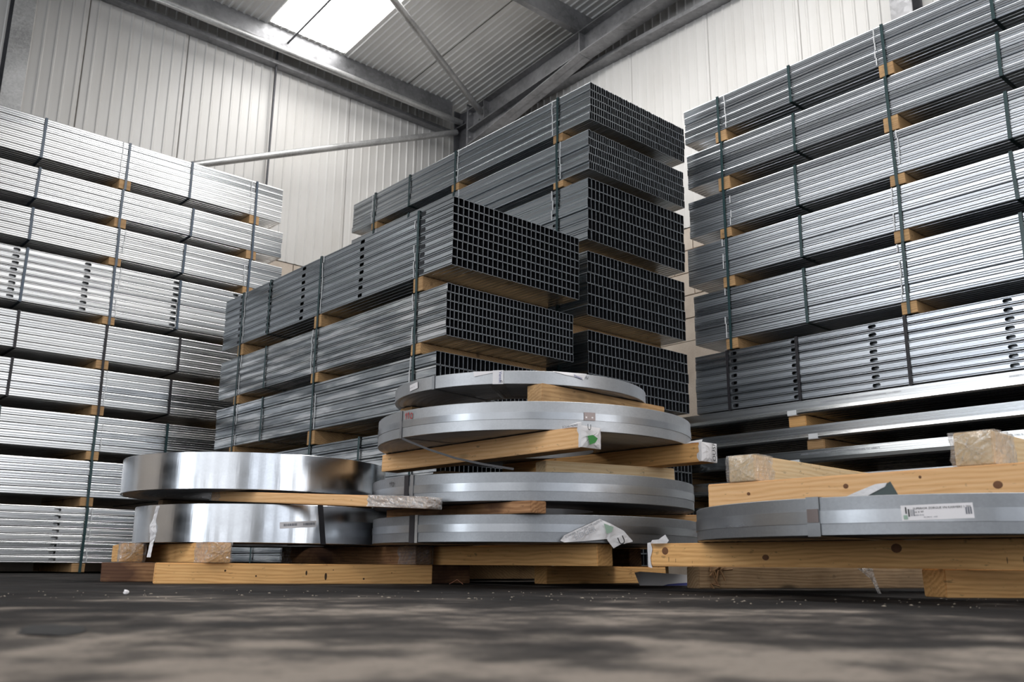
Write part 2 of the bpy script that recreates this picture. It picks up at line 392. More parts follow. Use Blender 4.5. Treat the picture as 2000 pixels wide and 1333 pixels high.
# steel frame
def isec(b, h, tf=.012, tw=.008):   # I section in (y,z), z from 0..h
    return [(-b/2, 0), (b/2, 0), (b/2, tf), (tw/2, tf), (tw/2, h-tf), (b/2, h-tf), (b/2, h), (-b/2, h), (-b/2, h-tf), (-tw/2, h-tf), (-tw/2, tf), (-b/2, tf)]
def csec(b, h, t=.004, lip=.018):   # C section opening to +y, web at y=0
    return [(0, 0), (b, 0), (b, lip), (b-t, lip), (b-t, t), (t, t), (t, h-t), (b-t, h-t), (b-t, h-lip), (b, h-lip), (b, h), (0, h)]
def beam_mesh(name, sec, p0, p1, mat, up=Vector((0, 0, 1)), origin=None):
    V, F = [], []; extrude_yz(sec, 0, (Vector(p1)-Vector(p0)).length, V, F); Vw = frame_verts(V, p0, p1, up)
    o0 = Vector(origin or p0); return mesh(name, [v-o0 for v in Vw], F, mat), o0
def beam(name, label, sec, p0, p1, mat, cat='beam', up=Vector((0, 0, 1)), group=None):
    me, o0 = beam_mesh(name, sec, p0, p1, mat, up); return thing(name, label, cat, o0, group=group, me=me)
# corner column (I section, web across x) and rafter with haunch
xr = 6.20
V, F = [], []
for yy in (7.70, 7.94): box((xr-.085, yy, 0), (xr+.085, yy+.012, 5.40), V, F)
box((xr-.004, 7.71, 0), (xr+.004, 7.945, 5.38), V, F)
for z in (4.86, 5.16): box((xr-.08, 7.712, z), (xr+.08, 7.94, z+.010), V, F)
colu = thing('steel_column', 'galvanised steel column standing in the corner where the two walls meet', 'column', (xr, 7.8, 0))
obj('column_shaft', mesh('column_shaft', [(a-xr, b-7.8, c) for a, b, c in V], F, M_galv_dark), colu)
V, F = [], []; box((xr-.09, 7.680, 4.80), (xr+.09, 7.698, 5.36), V, F)
obj('end_plate', mesh('end_plate', [(a-xr, b-7.8, c) for a, b, c in V], F, M_galv), colu)
for z in (4.87, 4.97, 5.08, 5.27):
    for dx in (-.055, .055):
        V, F = tube((dx, -.135, z), (dx, -.115, z), .013, 6); obj('bolt', mesh('bolt', V, F, M_galv_light), colu)
def rz(y): return 5.571-.104*(y-5.256)      # rafter top
raf = thing('roof_rafter', 'heavy galvanised rafter with haunch climbing along the right wall', 'beam', (xr, 7.68, rz(7.68)))
o0 = Vector((xr, 7.68, rz(7.68)))
rd = .265
V, F = [], []; extrude_yz(isec(.17, rd, .013), 0, 16.0, V, F)
Vw = frame_verts(V, (xr, 7.68, rz(7.68)-rd), (xr, 7.68-15.9, rz(7.68-15.9)-rd)); obj('rafter_beam', mesh('rafter_beam', [v-o0 for v in Vw], F, M_galv), raf)
# haunch: tapering web and bottom flange
hy0, hz0, hy1 = 7.68, 4.865, 5.86; hz1 = rz(hy1)-rd-.005
def hb(t): return hy0+(hy1-hy0)*t, hz0+(hz1-hz0)*t
V = [(xr-.004, hy0, hz0), (xr-.004, hy1, hz1), (xr-.004, hy1, hz1+.02), (xr-.004, hy0, rz(hy0)-rd+.005)]; V += [(xr+.004, b, c) for a, b, c in V]
F = list(BF); n = 8
V += [(xr-.085, hy0, hz0), (xr+.085, hy0, hz0), (xr+.085, hy1, hz1), (xr-.085, hy1, hz1)]; V += [(a, b, c+.013) for a, b, c in V[8:12]]
F += [tuple(n+i for i in q) for q in BF]
obj('haunch', mesh('haunch', [Vector(v)-o0 for v in V], F, M_galv), raf)
for y in (5.86, 7.40):
    V, F = [], []; box((xr-.083, y-.005, rz(y)-rd+.012), (xr+.083, y+.005, rz(y)-.014), V, F); obj('stiffener', mesh('stiffener', [Vector(v)-o0 for v in V], F, M_galv), raf)
V, F = [], []; box((xr-.012, 7.42, rz(7.5)-rd+.03), (xr-.004, 7.62, rz(7.5)-.03), V, F); obj('gusset_plate', mesh('gusset_plate', [Vector(v)-o0 for v in V], F, M_galv), raf)
for yy, zz_ in ((7.47, 5.17), (7.47, 5.26), (7.56, 5.17), (7.56, 5.26)):
    V, F = tube((xr-.028, yy, zz_), (xr-.012, yy, zz_), .012, 6); obj('bolt', mesh('bolt', [v-o0 for v in V], F, M_galv_light), raf)
# second rafter further left (outside the picture) carries the purlins
beam('roof_rafter', 'galvanised rafter above the left end of the pale profile stack', isec(.17, rd, .013), (-.4, 8.1, rz(8.1)-rd), (-.4, -7.9, rz(-7.9)-rd), M_galv)
# purlins along x
def purlin(y, label):
    z = roofz(y)-.012; h = .235
    return beam('roof_purlin', label, [(a, b-h) for a, b in csec(.07, h)], (XN, y, z), (XW, y, z), M_galv, group='purlins under the roof sheets')
purlin(5.86, 'galvanised purlin meeting the rafter top beneath the grey roof sheets')
purlin(3.9, 'galvanised purlin next up the roof, above the picture')
beam('eave_beam', 'deep galvanised eave beam along the top of the left wall under the rooflight', csec(.12, .20, .006, .03), (XN, 7.97, 5.335), (xr-.1, 7.97, 5.335), M_galv)
V, F = tube((XN, 7.88, 5.24), (xr-.03, 7.88, 5.24), .036, 24)
t_ = thing('eave_tie_tube', 'round galvanised tube running below the eave beam into the corner column', 'tube', (xr, 7.88, 5.24), me=mesh('eave_tie_tube', [v-Vector((xr, 7.88, 5.24)) for v in V], F, M_galv_light, 40))
def rod_thing(name, label, p0, p1, r, mat, cat='rod', seg=16, group=None):
    V, F = tube(p0, p1, r, seg); p = Vector(p0); return thing(name, label, cat, p, me=mesh(name, [v-p for v in V], F, mat, 40), group=group)
rod_thing('wall_brace_tube', 'galvanised brace tube slanting down the left wall from the corner column', (xr-.06, 7.93, 5.125), (1.95, 7.99, 3.255), .036, M_galv_light, 'tube', 24)
rod_thing('roof_brace_tube', 'galvanised brace tube crossing beneath the roof in front of the rooflight', (6.16, 7.50, 5.235), (.2, 4.42, 5.55), .036, M_galv_light, 'tube', 24)
LS = lambda w: [(0, 0), (w, 0), (w, .035), (w-.004, .035), (w-.004, .004), (.004, .004), (.004, .042), (0, .042)]
beam('wall_girt', 'galvanised sheeting rail high on the left wall below the eave tube', LS(.11), (XN, 8.18, 5.25), (xr+.1, 8.18, 5.25), M_galv, 'rail')
beam('wall_girt', 'galvanised sheeting rail high on the right wall behind the rafter', LS(.14), (6.325, 7.9, 5.205), (6.325, -7.8, 5.205), M_galv, 'rail', up=Vector((0, 0, 1)))
rod_thing('sag_rod', 'thin dark rod standing before the left wall near the brace tube', (3.915, 8.25, 3.0), (3.915, 8.22, 5.42), .011, M_galv_dark)
rod_thing('sag_rod', 'thin dark rod standing before the right wall beside the tall dark stack', (6.41, 5.30, 3.0), (6.41, 5.30, 5.72), .013, M_galv_dark)
rod_thing('rooflight_rod', 'dark rod crossing beneath the bright rooflight', (3.905, 8.0, 5.40), (3.905, 5.93, 5.62), .011, M_galv_dark)
# hall columns
def hcol(label, cx, cy, rot, wd=.165, dp=.20, wdk=M_galv_dark, fm=None):
    c = thing('steel_column', label, 'column', (cx, cy, 0), (0, 0, rot))
    V, F = [], []; box((-wd/2, -dp, 0), (wd/2, -dp+.012, 5.3), V, F); obj('front_flange', mesh('front_flange', V, F, fm or M_galv_light), c)
    V, F = [], []; box((-.004, -dp+.012, 0), (.004, -.012, 5.3), V, F); obj('web', mesh('web', V, F, wdk), c)  # web and rear flange coloured dark to stand for the shaded recess
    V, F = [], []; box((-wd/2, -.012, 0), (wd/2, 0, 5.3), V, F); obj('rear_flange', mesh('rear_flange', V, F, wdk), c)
hcol('galvanised steel column against the left wall at the picture edge', 1.455, 8.17, 0)
hcol('galvanised steel column against the right wall above the right stack', 6.44, 2.60, -PI/2, fm=M_galv)

# ------------------------------------------------------------------ profile bundles
def stud_mesh(name, L, w, h, mat, slots=(), t=.0020, sleeve=.30, r=.0045, gd=.0026, g=(.22, .78), slw=.048, slh=.022):
    z1, z2 = h*g[0], h*g[1]; d = .003
    lp = [(0, r), (0, z1-d), (gd, z1), (0, z1+d), (0, z2-d), (gd, z2), (0, z2+d), (0, h-r), (r*.3, h-r*.3), (r, h), (w-r, h), (w-r*.3, h-r*.3), (w, h-r), (w, r), (w-r*.3, r*.3), (w-r, 0), (r, 0), (r*.3, r*.3)]
    k = len(lp); V = [(-L, y, z) for y, z in lp]+[(0, y, z) for y, z in lp]; F = []
    for i in range(k):
        if i == 3 and slots: continue
        F.append((i, k+i, k+(i+1) % k, (i+1) % k))
    if slots:
        za, zb = lp[3][1], lp[4][1]; zc = (za+zb)/2; cuts = []
        for s in sorted(slots): cuts.append((s-slw*.8, s+slw*.8, s))
        x = -L
        def q(a, b):
            n = len(V); V.extend([(a, 0, za), (b, 0, za), (b, 0, zb), (a, 0, zb)]); F.append((n, n+1, n+2, n+3))
        for a, b, s in cuts:
            q(x, a); n = len(V); N = 16; hr = slh/2; hl = slw/2-hr
            for j in range(N):
                an = 2*PI*j/N; c, s_ = math.cos(an), math.sin(an)
                V.append((s+(hl if c > 0 else -hl)+hr*c if abs(c) > 1e-6 else s, 0, zc+hr*s_))
            for j in range(N):
                an = 2*PI*j/N; c, s_ = math.cos(an), math.sin(an); m_ = max(abs(c), abs(s_))
                V.append((s+(b-a)/2*c/m_, 0, zc+(zb-za)/2*s_/m_))
            for j in range(N):
                j2 = (j+1) % N; F.append((n+j, n+j2, n+N+j2, n+N+j))
            # rolled lip of the slot going inwards
            n3 = len(V); V.extend([(V[n+j][0], .004, V[n+j][2]) for j in range(N)])
            F.extend([(n+j, n3+j, n3+(j+1) % N, n+(j+1) % N) for j in range(N)])
            x = b
        q(x, 0)
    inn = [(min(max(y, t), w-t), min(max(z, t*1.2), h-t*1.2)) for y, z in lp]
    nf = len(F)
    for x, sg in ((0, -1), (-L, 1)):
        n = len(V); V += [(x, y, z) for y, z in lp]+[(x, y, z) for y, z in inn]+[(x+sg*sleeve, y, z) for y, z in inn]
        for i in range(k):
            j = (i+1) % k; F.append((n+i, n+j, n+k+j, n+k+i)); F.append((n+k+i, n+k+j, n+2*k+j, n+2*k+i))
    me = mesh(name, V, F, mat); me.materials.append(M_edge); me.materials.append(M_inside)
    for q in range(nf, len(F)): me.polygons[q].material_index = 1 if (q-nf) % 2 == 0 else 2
    return me
def merged(name, src, places, mat):
    """one mesh from many placed copies of src"""
    vs = [tuple(v.co) for v in src.vertices]; fs = [tuple(p.vertices) for p in src.polygons]; mi = [p.material_index for p in src.polygons]; V, F = [], []
    for dx, dy, dz in places:
        n = len(V); V += [(a+dx, b+dy, c+dz) for a, b, c in vs]; F += [tuple(n+i for i in q) for q in fs]
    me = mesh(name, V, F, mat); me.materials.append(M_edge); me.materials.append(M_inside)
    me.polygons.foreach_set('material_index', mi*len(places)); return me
def strap_mesh(x, w, y0, y1, z0, z1, mat, th=.0016, skew=0.0):
    a = (y0-.0015, z0-.001); b = (y1+.0015, z1+.001); e = th
    lo = [(a[0], a[1]), (b[0], a[1]), (b[0], b[1]), (a[0], b[1])]; li = [(a[0]-e, a[1]-e), (b[0]+e, a[1]-e), (b[0]+e, b[1]+e), (a[0]-e, b[1]+e)]
    V = []
    for s in (-w/2, w/2):
        for l_ in (lo, li): V += [(x+s+(skew if z > (z0+z1)/2 else 0), y, z) for y, z in l_]
    F = []
    for i in range(4):
        j = (i+1) % 4
        F += [(i, j, 8+j, 8+i), (4+i, 12+i, 12+j, 4+j), (i, 4+i, 4+j, j), (8+i, 8+j, 12+j, 12+i)]
    return mesh('strap', V, F, mat)
def tie_mesh(x, z0, z1, n, rr, y=-.004):
    V, F = [], []
    hz = (z1-z0)/n
    for i in range(n):
        if rr.random() < .18: continue
        dx = rr.uniform(-.006, .006); box((x+dx-.0035, y-.001, z0+i*hz+.002), (x+dx+.0035, y+.001, z0+(i+1)*hz), V, F)
    return mesh('edge_tape', V, F, M_tie) if V else None
def bundle(label, group, loc, rotz, L, nrow, ncol, Wd, z0, z1, bearer_x, strap_x, mode='face', slots=(), mat=M_stud, smat=M_strap, bh_=.08,
           jy=.0012, jx=.003, tie=True, seed=0, bmat=M_wood_bearer, notch=0, strapw=.018, g=(.22, .78)):
    rr = random.Random(seed*7+3); H = z1-z0; ph = H/nrow; pw = Wd/ncol
    root = thing('steel_profile_bundle', label, 'steel profiles', (loc[0], loc[1], z0), (0, 0, rotz), group)
    wv, hv = pw*.975, ph*.972
    m_out = stud_mesh('steel_profile', L, wv, hv, mat, slots, g=g)
    rowdy = [rr.uniform(-1, 1)*jy*2 for _ in range(nrow)]
    for r in range(nrow):
        obj('steel_profile', m_out, root, (rr.uniform(-1, 1)*jx, rowdy[r]+rr.uniform(0, jy), r*ph), (rr.uniform(-.018, .018), 0, 0))
    m_in = stud_mesh('steel_profile', L, wv, hv, mat, r=.004) if mode != 'face' else None
    if mode == 'each':
        for r in range(nrow):
            for c in range(1, ncol):
                obj('steel_profile', m_in, root, (rr.uniform(-1, 1)*jx*.4, c*pw+rowdy[r]+rr.uniform(-.0004, .0004), r*ph), (rr.uniform(-.004, .004), 0, 0))
    elif mode == 'pack':
        pl = [(rr.uniform(-1, 1)*jx*.5, c*pw+rowdy[r]+rr.uniform(-.0005, .0005), r*ph) for r in range(nrow) for c in range(1, ncol)]
        obj('profile_pack', merged('profile_pack', m_in, pl, mat), root, kind='stuff')
    else:
        V, F = [], []
        for c in range(1, ncol):
            y = c*pw; e = .0035
            extrude_yz([(y, ph*.97), (y, e), (y+e, 0), (y+wv-e, 0), (y+wv, e), (y+wv, ph*.97)], -L, 0, V, F)
        box((-L+.001, pw+.001, ph*.97), (-.001, Wd-.002, H-.002), V, F)
        obj('profile_pack', mesh('profile_pack', V, F, mat), root, kind='stuff')
    bm_ = bmesh_box('timber_bearer', .088, Wd-.01, bh_-.009, bmat, .002, .001, seed)
    for i, x in enumerate(bearer_x):
        obj('timber_bearer', bm_, root, (x, Wd/2-.003, -bh_+.008), (0, 0, rr.uniform(-.01, .01)))
        obj('strap', strap_mesh(x+rr.uniform(-.008, .008), strapw, -.004, Wd, -bh_+.0075, H, smat, skew=rr.uniform(-.006, .006)), root)
        if tie:
            tm = tie_mesh(x+rr.choice((-1, 1))*(.03+rr.uniform(0, .02)), .004, H, nrow, rr)
            if tm: obj('edge_tape', tm, root, kind='stuff')
    for x in strap_x:
        obj('strap', strap_mesh(x+rr.uniform(-.006, .006), strapw, -.004, Wd, -.002, H, smat, skew=rr.uniform(-.006, .006)), root)
    return root

PW_L = .97
# left stack: faces -y, far end at x = 3.47, local x = world x - 3.47
LX = 3.47; LL = 4.1
GL = 'bundles of the pale stack along the left wall'
left = [  # z0, z1, rows, slots, strap material, far end, label
 (2.970, 3.282, 6, 0, M_strap_glare, 3.455, 'topmost pale profile bundle of the left stack, just under the brace tube'),
 (2.652, 2.886, 5, 0, M_strap_glare, 3.480, 'pale profile bundle second from the top of the left stack'),
 (2.330, 2.570, 5, 0, M_strap_glare, 3.495, 'pale profile bundle third from the top, resting on the slotted one'),
 (1.866, 2.262, 8, 1, M_strap_glare, 3.47, 'upper slotted profile bundle of the left stack, eight rows tall'),
 (1.531, 1.798, 5, 0, M_strap_black, 3.47, 'pale profile bundle with dark straps just below the upper slotted bundle of the left stack'),
 (1.189, 1.456, 5, 0, M_strap_black, 3.47, 'second dark-strapped bundle below the upper slotted one, left stack'),
 (.856, 1.112, 5, 0, M_strap, 3.47, 'green-strapped left-stack bundle level with the top of the upper bright coil'),
 (.527, .785, 5, 0, M_strap, 3.47, 'unslotted bundle directly above the lowest slotted bundle of the left stack'),
 (.069, .455, 8, 2, M_strap, 3.47, 'lowest slotted profile bundle of the left stack, nearest the floor'),
]
for i, (z0, z1, nr, sl, sm, xe, lb) in enumerate(left):
    bx = [2.12-xe, 3.205-xe, 1.04-xe, -.05-xe]; sx_ = [(1.515 if i != 6 else 1.485)-xe, 2.64-xe+(.04 if i in (1, 4) else 0), .45-xe]
    slots = ()
    if sl == 1: slots = [x-xe for x in (-.1, .47, .96, 1.445, 1.93, 2.60, 3.1)]
    if sl == 2: slots = [x-xe for x in (-.1, .47, .96, 1.445, 1.935, 2.60, 3.1)]
    gap = (z0-left[i+1][1]) if i < 8 else .069
    bundle(lb, GL, (xe, 6.93, 0), 0, LL, nr, 27, PW_L, z0, z1, bx, sx_, 'face', slots, M_stud_left, sm, gap, seed=i+1, tie=(i % 3 != 1), g=(.2, .8) if sl else (.3, .64))
# front stack: faces -x at x = 2.80, near end y = 3.635
FX, FYE = 2.80, 3.635
GF = 'bundles of the front dark stack behind the coils'
front = [
 (1.622, 2.013, 8, 27, .965, 3.625, 1, M_stud, 'top slotted bundle of the front dark stack with an eight-row grid of open ends'),
 (1.245, 1.533, 6, 34, .95, 3.665, 0, M_stud_smudge, 'smudged profile bundle second from the top of the front dark stack'),
 (.880, 1.176, 4, 31, .955, 3.74, 0, M_stud_smudge, 'tall-celled bundle of the front dark stack just behind the topmost coil'),
 (.46, .785, 5, 31, .95, 3.72, 0, M_stud_smudge, 'bundle of the front dark stack seen above the left bright coil'),
 (.085, .37, 5, 31, .95, 3.72, 0, M_stud_smudge, 'lowest bundle of the front dark stack, glimpsed under the left bright coils'),
]
for i, (z0, z1, nr, nc, wd, ye, sl, mt, lb) in enumerate(front):
    T = lambda y: ye-y
    L_ = 6.41-ye
    bx = [T(y) for y in (3.93, 5.01, 6.11)]; sx_ = [T(5.69)] + ([T(4.45)] if i > 2 else [])
    slots = [T(y) for y in (3.895, 4.517, 5.226, 5.70, 6.141)] if sl else ()
    gap = (z0-front[i+1][1]) if i < 4 else .085
    # local x runs towards -y: near end at x = 0
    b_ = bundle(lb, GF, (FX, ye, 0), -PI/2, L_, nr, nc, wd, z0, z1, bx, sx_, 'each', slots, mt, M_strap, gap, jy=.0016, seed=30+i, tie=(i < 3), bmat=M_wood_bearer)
# rear stack: faces -x at x = 3.88
GR = 'bundles of the tall rear dark stack'
rear = [
 (2.850, 3.112, 5, 45, .970, 3.625, 0, 'pack', 'topmost bundle of the tall rear dark stack, under the rafter'),
 (2.517, 2.785, 5, 48, .972, 3.645, 0, 'pack', 'fine-celled bundle second from the top of the tall rear dark stack'),
 (2.045, 2.462, 6, 27, .965, 3.655, 1, 'each', 'slotted six-row bundle in the middle of the tall rear dark stack'),
 (1.562, 1.978, 6, 27, .965, 3.670, 0, 'each', 'six-row bundle second from the bottom in view of the tall rear dark stack'),
 (1.065, 1.470, 6, 27, .972, 3.670, 0, 'each', 'six-row bundle of the rear dark stack at the height of the top coil'),
 (.60, .975, 5, 27, .97, 3.67, 0, 'pack', 'bundle of the rear dark stack hidden mostly behind the banded coil'),
 (.085, .51, 6, 27, .97, 3.67, 0, 'pack', 'lowest bundle of the rear dark stack, in the dark behind the coil pallets'),
]
for i, (z0, z1, nr, nc, wd, ye, sl, md, lb) in enumerate(rear):
    T = lambda y: ye-y
    bx = [T(y) for y in (3.925, 5.01, 6.10)]; sx_ = [T(5.60)]
    slots = [T(y) for y in (3.945, 4.55, 5.25, 5.75, 6.15)] if sl else ()
    gap = (z0-rear[i+1][1]) if i < 6 else .085
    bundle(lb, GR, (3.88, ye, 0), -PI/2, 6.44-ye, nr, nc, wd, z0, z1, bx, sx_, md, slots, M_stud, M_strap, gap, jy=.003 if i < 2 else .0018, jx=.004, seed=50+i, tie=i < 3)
# right stack: faces -x at x = 4.90, far end y = 3.65, near end y = -.45 (local x = 0)
GQ = 'bundles of the silver stack along the right wall'
right = [
 (3.016, 3.275, 5, 0, M_strap, 3.655, 'topmost bundle of the silver right stack with bright stripes'),
 (2.670, 2.927, 5, 0, M_strap, 3.645, 'silver bundle second from the top of the right stack'),
 (2.300, 2.568, 5, 0, M_strap, 3.645, 'silver bundle third from the top of the right stack'),
 (1.958, 2.225, 5, 0, M_strap, 3.67, 'silver bundle fourth from the top of the right stack'),
 (1.533, 1.878, 7, 0, M_strap, 3.635, 'seven-row silver bundle resting on the slotted bundle of the right stack'),
 (1.064, 1.455, 8, 1, M_strap_black, 3.645, 'slotted silver bundle with black straps at the foot of the right stack'),
]
for i, (z0, z1, nr, sl, sm, yf, lb) in enumerate(right):
    ye = -.45; T = lambda y: ye-y
    bx = [T(y) for y in (3.35, 2.17, 1.0, -.15)] if i < 5 else []; sx_ = [T(y) for y in (2.80, 1.55, .4)] if i < 5 else [T(y) for y in (3.382, 2.88, 2.196, 1.0)]
    slots = [T(y) for y in (3.34, 2.899, 2.398, 1.665, 1.0, .4)] if sl else ()
    gap = (z0-right[i+1][1]) if i < 5 else .0
    bundle(lb, GQ, (4.90, ye, 0), -PI/2, yf-ye, nr, 27, .965, z0, z1, bx, sx_, 'face', slots, M_stud_right, sm, gap if gap else .08, jy=.0016, seed=70+i, tie=(i != 1), g=(.2, .8) if sl else (.30, .56))
# wide purlin packs below the right stack
GP = 'wide channel packs below the right stack'
ptops = [(1.058, 'uppermost wide channel pack, its flange a bright line under the slotted bundle'), (.905, 'wide channel pack second from the top under the silver stack'), (.760, 'wide channel pack third down under the silver stack, with printed flange'),
         (.606, 'wide channel pack fourth down, behind the wrapped timber ends'), (.452, 'wide channel pack fifth down in the dark under the silver stack'), (.300, 'lowest wide channel pack close to the floor under the silver stack')]
for i, (zt, lb) in enumerate(ptops):
    L_ = 4.9; ye = -.6
    root = thing('steel_channel_pack', lb, 'steel channels', (4.885, ye, zt-.112), (0, 0, -PI/2), GP)
    rr = random.Random(i)
    H = .112; dv = [.0, .004, -.003, .002, .0, .003][i]
    # outermost channel: top flange upright, bevelled shoulder, then the web turned under
    sec = [(.018, H), (.014+dv, .062), (0, .040), (.004, .030), (.050, .028), (.052, .032), (.006, .034), (.004, .042), (.018+dv, .063), (.021, H)]
    V, F = [], []; extrude_yz(sec, -L_, 0, V, F); obj('outer_channel', mesh('outer_channel', V, F, M_purlin), root)
    for c in range(12):
        y = .055+c*.075
        V, F = [], []; extrude_yz([(y, .034), (y+.02, .030), (y+.055, .030), (y+.07, .036), (y+.07, H-.004), (y+.066, H-.004), (y+.066, .04), (y+.053, .034), (y+.022, .034), (y+.003, .038), (y+.003, H-.004), (y, H-.004)], -L_+.01, -.01, V, F)
        obj('channel', mesh('channel', V, F, M_purlin), root)
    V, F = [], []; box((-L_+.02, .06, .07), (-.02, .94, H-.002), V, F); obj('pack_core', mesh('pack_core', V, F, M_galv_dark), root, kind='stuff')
    if i < 5:
        gp = zt-ptops[i+1][0]-.112+.028-.003
        by = [2.93, .9, 3.95] if i % 2 == 0 else [2.80, .8, 3.95]
        for y in by:
            obj('timber_bearer', bmesh_box('timber_bearer', .115, .90, gp, M_wood_bearer if i else M_wood, .004, .001, i), root, (ye-y, .48, .027-gp), (0, 0, rr.uniform(-.03, .03)))
            V, F = [], []; box((ye-y-.035, -.0025, .030), (ye-y+.025, .0005, .058), V, F); box((ye-y-.035, -.0012, .026), (ye-y+.025, .05, .029), V, F)
            obj('white_tape', mesh('white_tape', V, F, M_tie), root)
    if i in (0, 2):
        tv, tf = text_geo('ANKERTUMSOFIX FX HEAVY 7.0 CONDUTRUNGSPROFIL C0  HEAVY', .016)
        V = [(a-3.35 if i == 0 else a-3.5, .0112+dv-(.0) if False else .0118+dv*.6, .083+b*.9) for a, b in tv]
        obj('lettering', mesh('lettering', V, tf, M_ink_soft), root)
        V = [(a-2.3 if i == 0 else a-2.6, .0118+dv*.6, .083+b*.9) for a, b in tv]
        obj('lettering', mesh('lettering', V, tf, M_ink_soft), root)
obj_floor_blocks = []
for y in (3.6, 2.4, 1.0, -.2):
    thing('timber_block', 'timber bearer on the floor under the lowest channel pack', 'timber', (5.36, y, 0), (0, 0, 0), 'floor bearers under the channel packs', bmesh_box('timber_block', .9, .09, .20, M_wood_bearer, .003, .003, 5))

# ------------------------------------------------------------------ coils
def revolve(prof, seg=180):
    V, F = [], []; k = len(prof)
    for i in range(seg):
        a = 2*PI*i/seg; c, s = math.cos(a), math.sin(a); V += [(r*c, r*s, z) for r, z in prof]
    for i in range(seg):
        j = (i+1) % seg
        for q in range(k):
            q2 = (q+1) % k; F.append((i*k+q, j*k+q, j*k+q2, i*k+q2))
    return V, F
def coil(label, group, cx, cy, R, z0, z1, rin, m_side, tilt=(0, 0), band=None):
    h = z1-z0; root = thing('steel_coil', label, 'steel coil', (cx, cy, z0), (tilt[0], tilt[1], 0), group)
    e = .0015; rng = random.Random(int(cx*1000+z0*1000))
    V, F = revolve([(R-.012, .001), (R-.012, h-.001), (R, h-e), (R, e)][::-1] if False else [(R-.012, e), (R-e, 0), (R, e), (R, h-e), (R-e, h), (R-.012, h-e)], 200)
    obj('outer_wrap', mesh('outer_wrap', V, F, m_side, 30), root)
    rs = [R-.012]; 
    while rs[-1] > rin+.02: rs.append(rs[-1]-rng.uniform(.006, .022))
    rs.append(rin)
    top = [(r, h-.0005-(.0018 if i % 2 else 0)) for i, r in enumerate(rs)]; bot = [(r, .0005+(.0018 if i % 2 else 0)) for i, r in enumerate(rs)]
    V, F = revolve(top[::-1]+[(R-.0125, h-.002), (R-.0125, .002)]+bot, 120)
    obj('windings', mesh('windings', V, F, M_coil_face), root)
    if band:
        a, b = band; V, F = revolve([(R+.0002, a), (R+.0022, a), (R+.0022, b), (R+.0002, b)], 200)
        obj('steel_band', mesh('steel_band', V, F, M_coil_band, 30), root)
    root['_R'] = R; root['_h'] = h; root['_rin'] = rin
    return root
def radial_strap(root, deg, w, mat, skew=0.0, name='strap', out=.004, th=.0015):
    R, h, rin = root['_R'], root['_h'], root['_rin']; a = math.radians(deg); c, s = math.cos(a), math.sin(a)
    path = [(R+out, -.002), (R+out, h+.002), (rin-.003, h+.002), (rin-.003, -.002)]; inn = [(R+out-th, -.0005), (R+out-th, h+.0005), (rin-.0015, h+.0005), (rin-.0015, -.0005)]
    V = []
    for t in (-w/2, w/2):
        for P in (path, inn):
            for r, z in P: tt = t+skew*(z/h-.5)*(1 if r > (R+rin)/2 else 0); V.append((r*c-tt*s, r*s+tt*c, z))
    F = []
    for i in range(4):
        j = (i+1) % 4; F += [(i, j, 8+j, 8+i), (4+i, 12+i, 12+j, 4+j), (i, 4+i, 4+j, j), (8+i, 8+j, 12+j, 12+i)]
    return obj(name, mesh(name, V, F, mat), root)
def on_coil(root, deg, z, pts, lift=.003, rot=0.0):
    """map flat (u to the right as seen from outside, v up) onto the coil's side"""
    R = root['_R']+lift; V = []
    cr, sr = math.cos(rot), math.sin(rot)
    for u, v in pts:
        u, v = u*cr-v*sr, u*sr+v*cr; a = math.radians(deg)+u/R; V.append((R*math.cos(a), R*math.sin(a), z+v))
    return V
def patch(root, name, deg, z, w, h, mat, lift=.003, rot=0.0, parent=None, n=14, u0=0.0, v0=0.0):
    P, F = [], []
    for i in range(n+1):
        u = -w/2+w*i/n+u0; P += [(u, -h/2+v0), (u, h/2+v0)]
    F = [(2*i, 2*i+2, 2*i+3, 2*i+1) for i in range(n)]
    return obj(name, mesh(name, on_coil(root, deg, z, P, lift, rot), F, mat), parent or root)
def strokes(lines, w):
    V, F = [], []
    for ln in lines:
        for (a, b), (c, d) in zip(ln, ln[1:]):
            L = math.hypot(c-a, d-b) or 1; nx, ny = -(d-b)/L*w/2, (c-a)/L*w/2; n = len(V)
            V += [(a+nx, b+ny), (a-nx, b-ny), (c-nx, d-ny), (c+nx, d+ny)]; F.append((n, n+1, n+2, n+3))
    return V, F
def one10(sz):
    o = [(sz*(1.55+.30*math.cos(t)), sz*(.45+.42*math.sin(t)-.05)) for t in [2*PI*i/12 for i in range(13)]]
    return [[(0, sz*.55), (sz*.28, sz), (sz*.18, 0)], [(sz*.55, sz*.6), (sz*.88, sz), (sz*.78, 0)], o]

GA, GB = 'bright coils of the left pallet', 'banded coils of the middle pallet'
cA1 = coil('lower bright steel coil of the left pallet, with a slanting black strap', GA, 2.07, 4.02, .603, .160, .317, .25, M_coil_shiny)
cA2 = coil('upper bright steel coil of the left pallet, mirror-like rim', GA, 2.025, 4.10, .605, .377, .532, .25, M_coil_shiny)
cB1 = coil('lowest banded coil of the middle pallet, with torn wrapper on it', GB, 2.72, 2.90, .684, .160, .258, .26, M_coil_matt, band=(.036, .064))
cB2 = coil('second banded coil from the bottom of the middle pallet, marked in black', GB, 2.715, 2.906, .684, .304, .408, .26, M_coil_matt, tilt=(0, 0), band=(.036, .066))
cB3 = coil('third coil of the middle pallet with shiny band and red handwriting', GB, 2.72, 2.904, .676, .562, .668, .26, M_coil_pale, band=(.040, .066))
cB4 = coil('topmost small pale coil of the middle pallet with printed wrapper', GB, 2.674, 2.944, .550, .757, .809, .21, M_coil_pale)
cC = coil('single grey coil on the right pallet with a long paper label', None, 2.893, 1.263, .729, .160, .256, .27, M_coil_matt, band=(.030, .062))
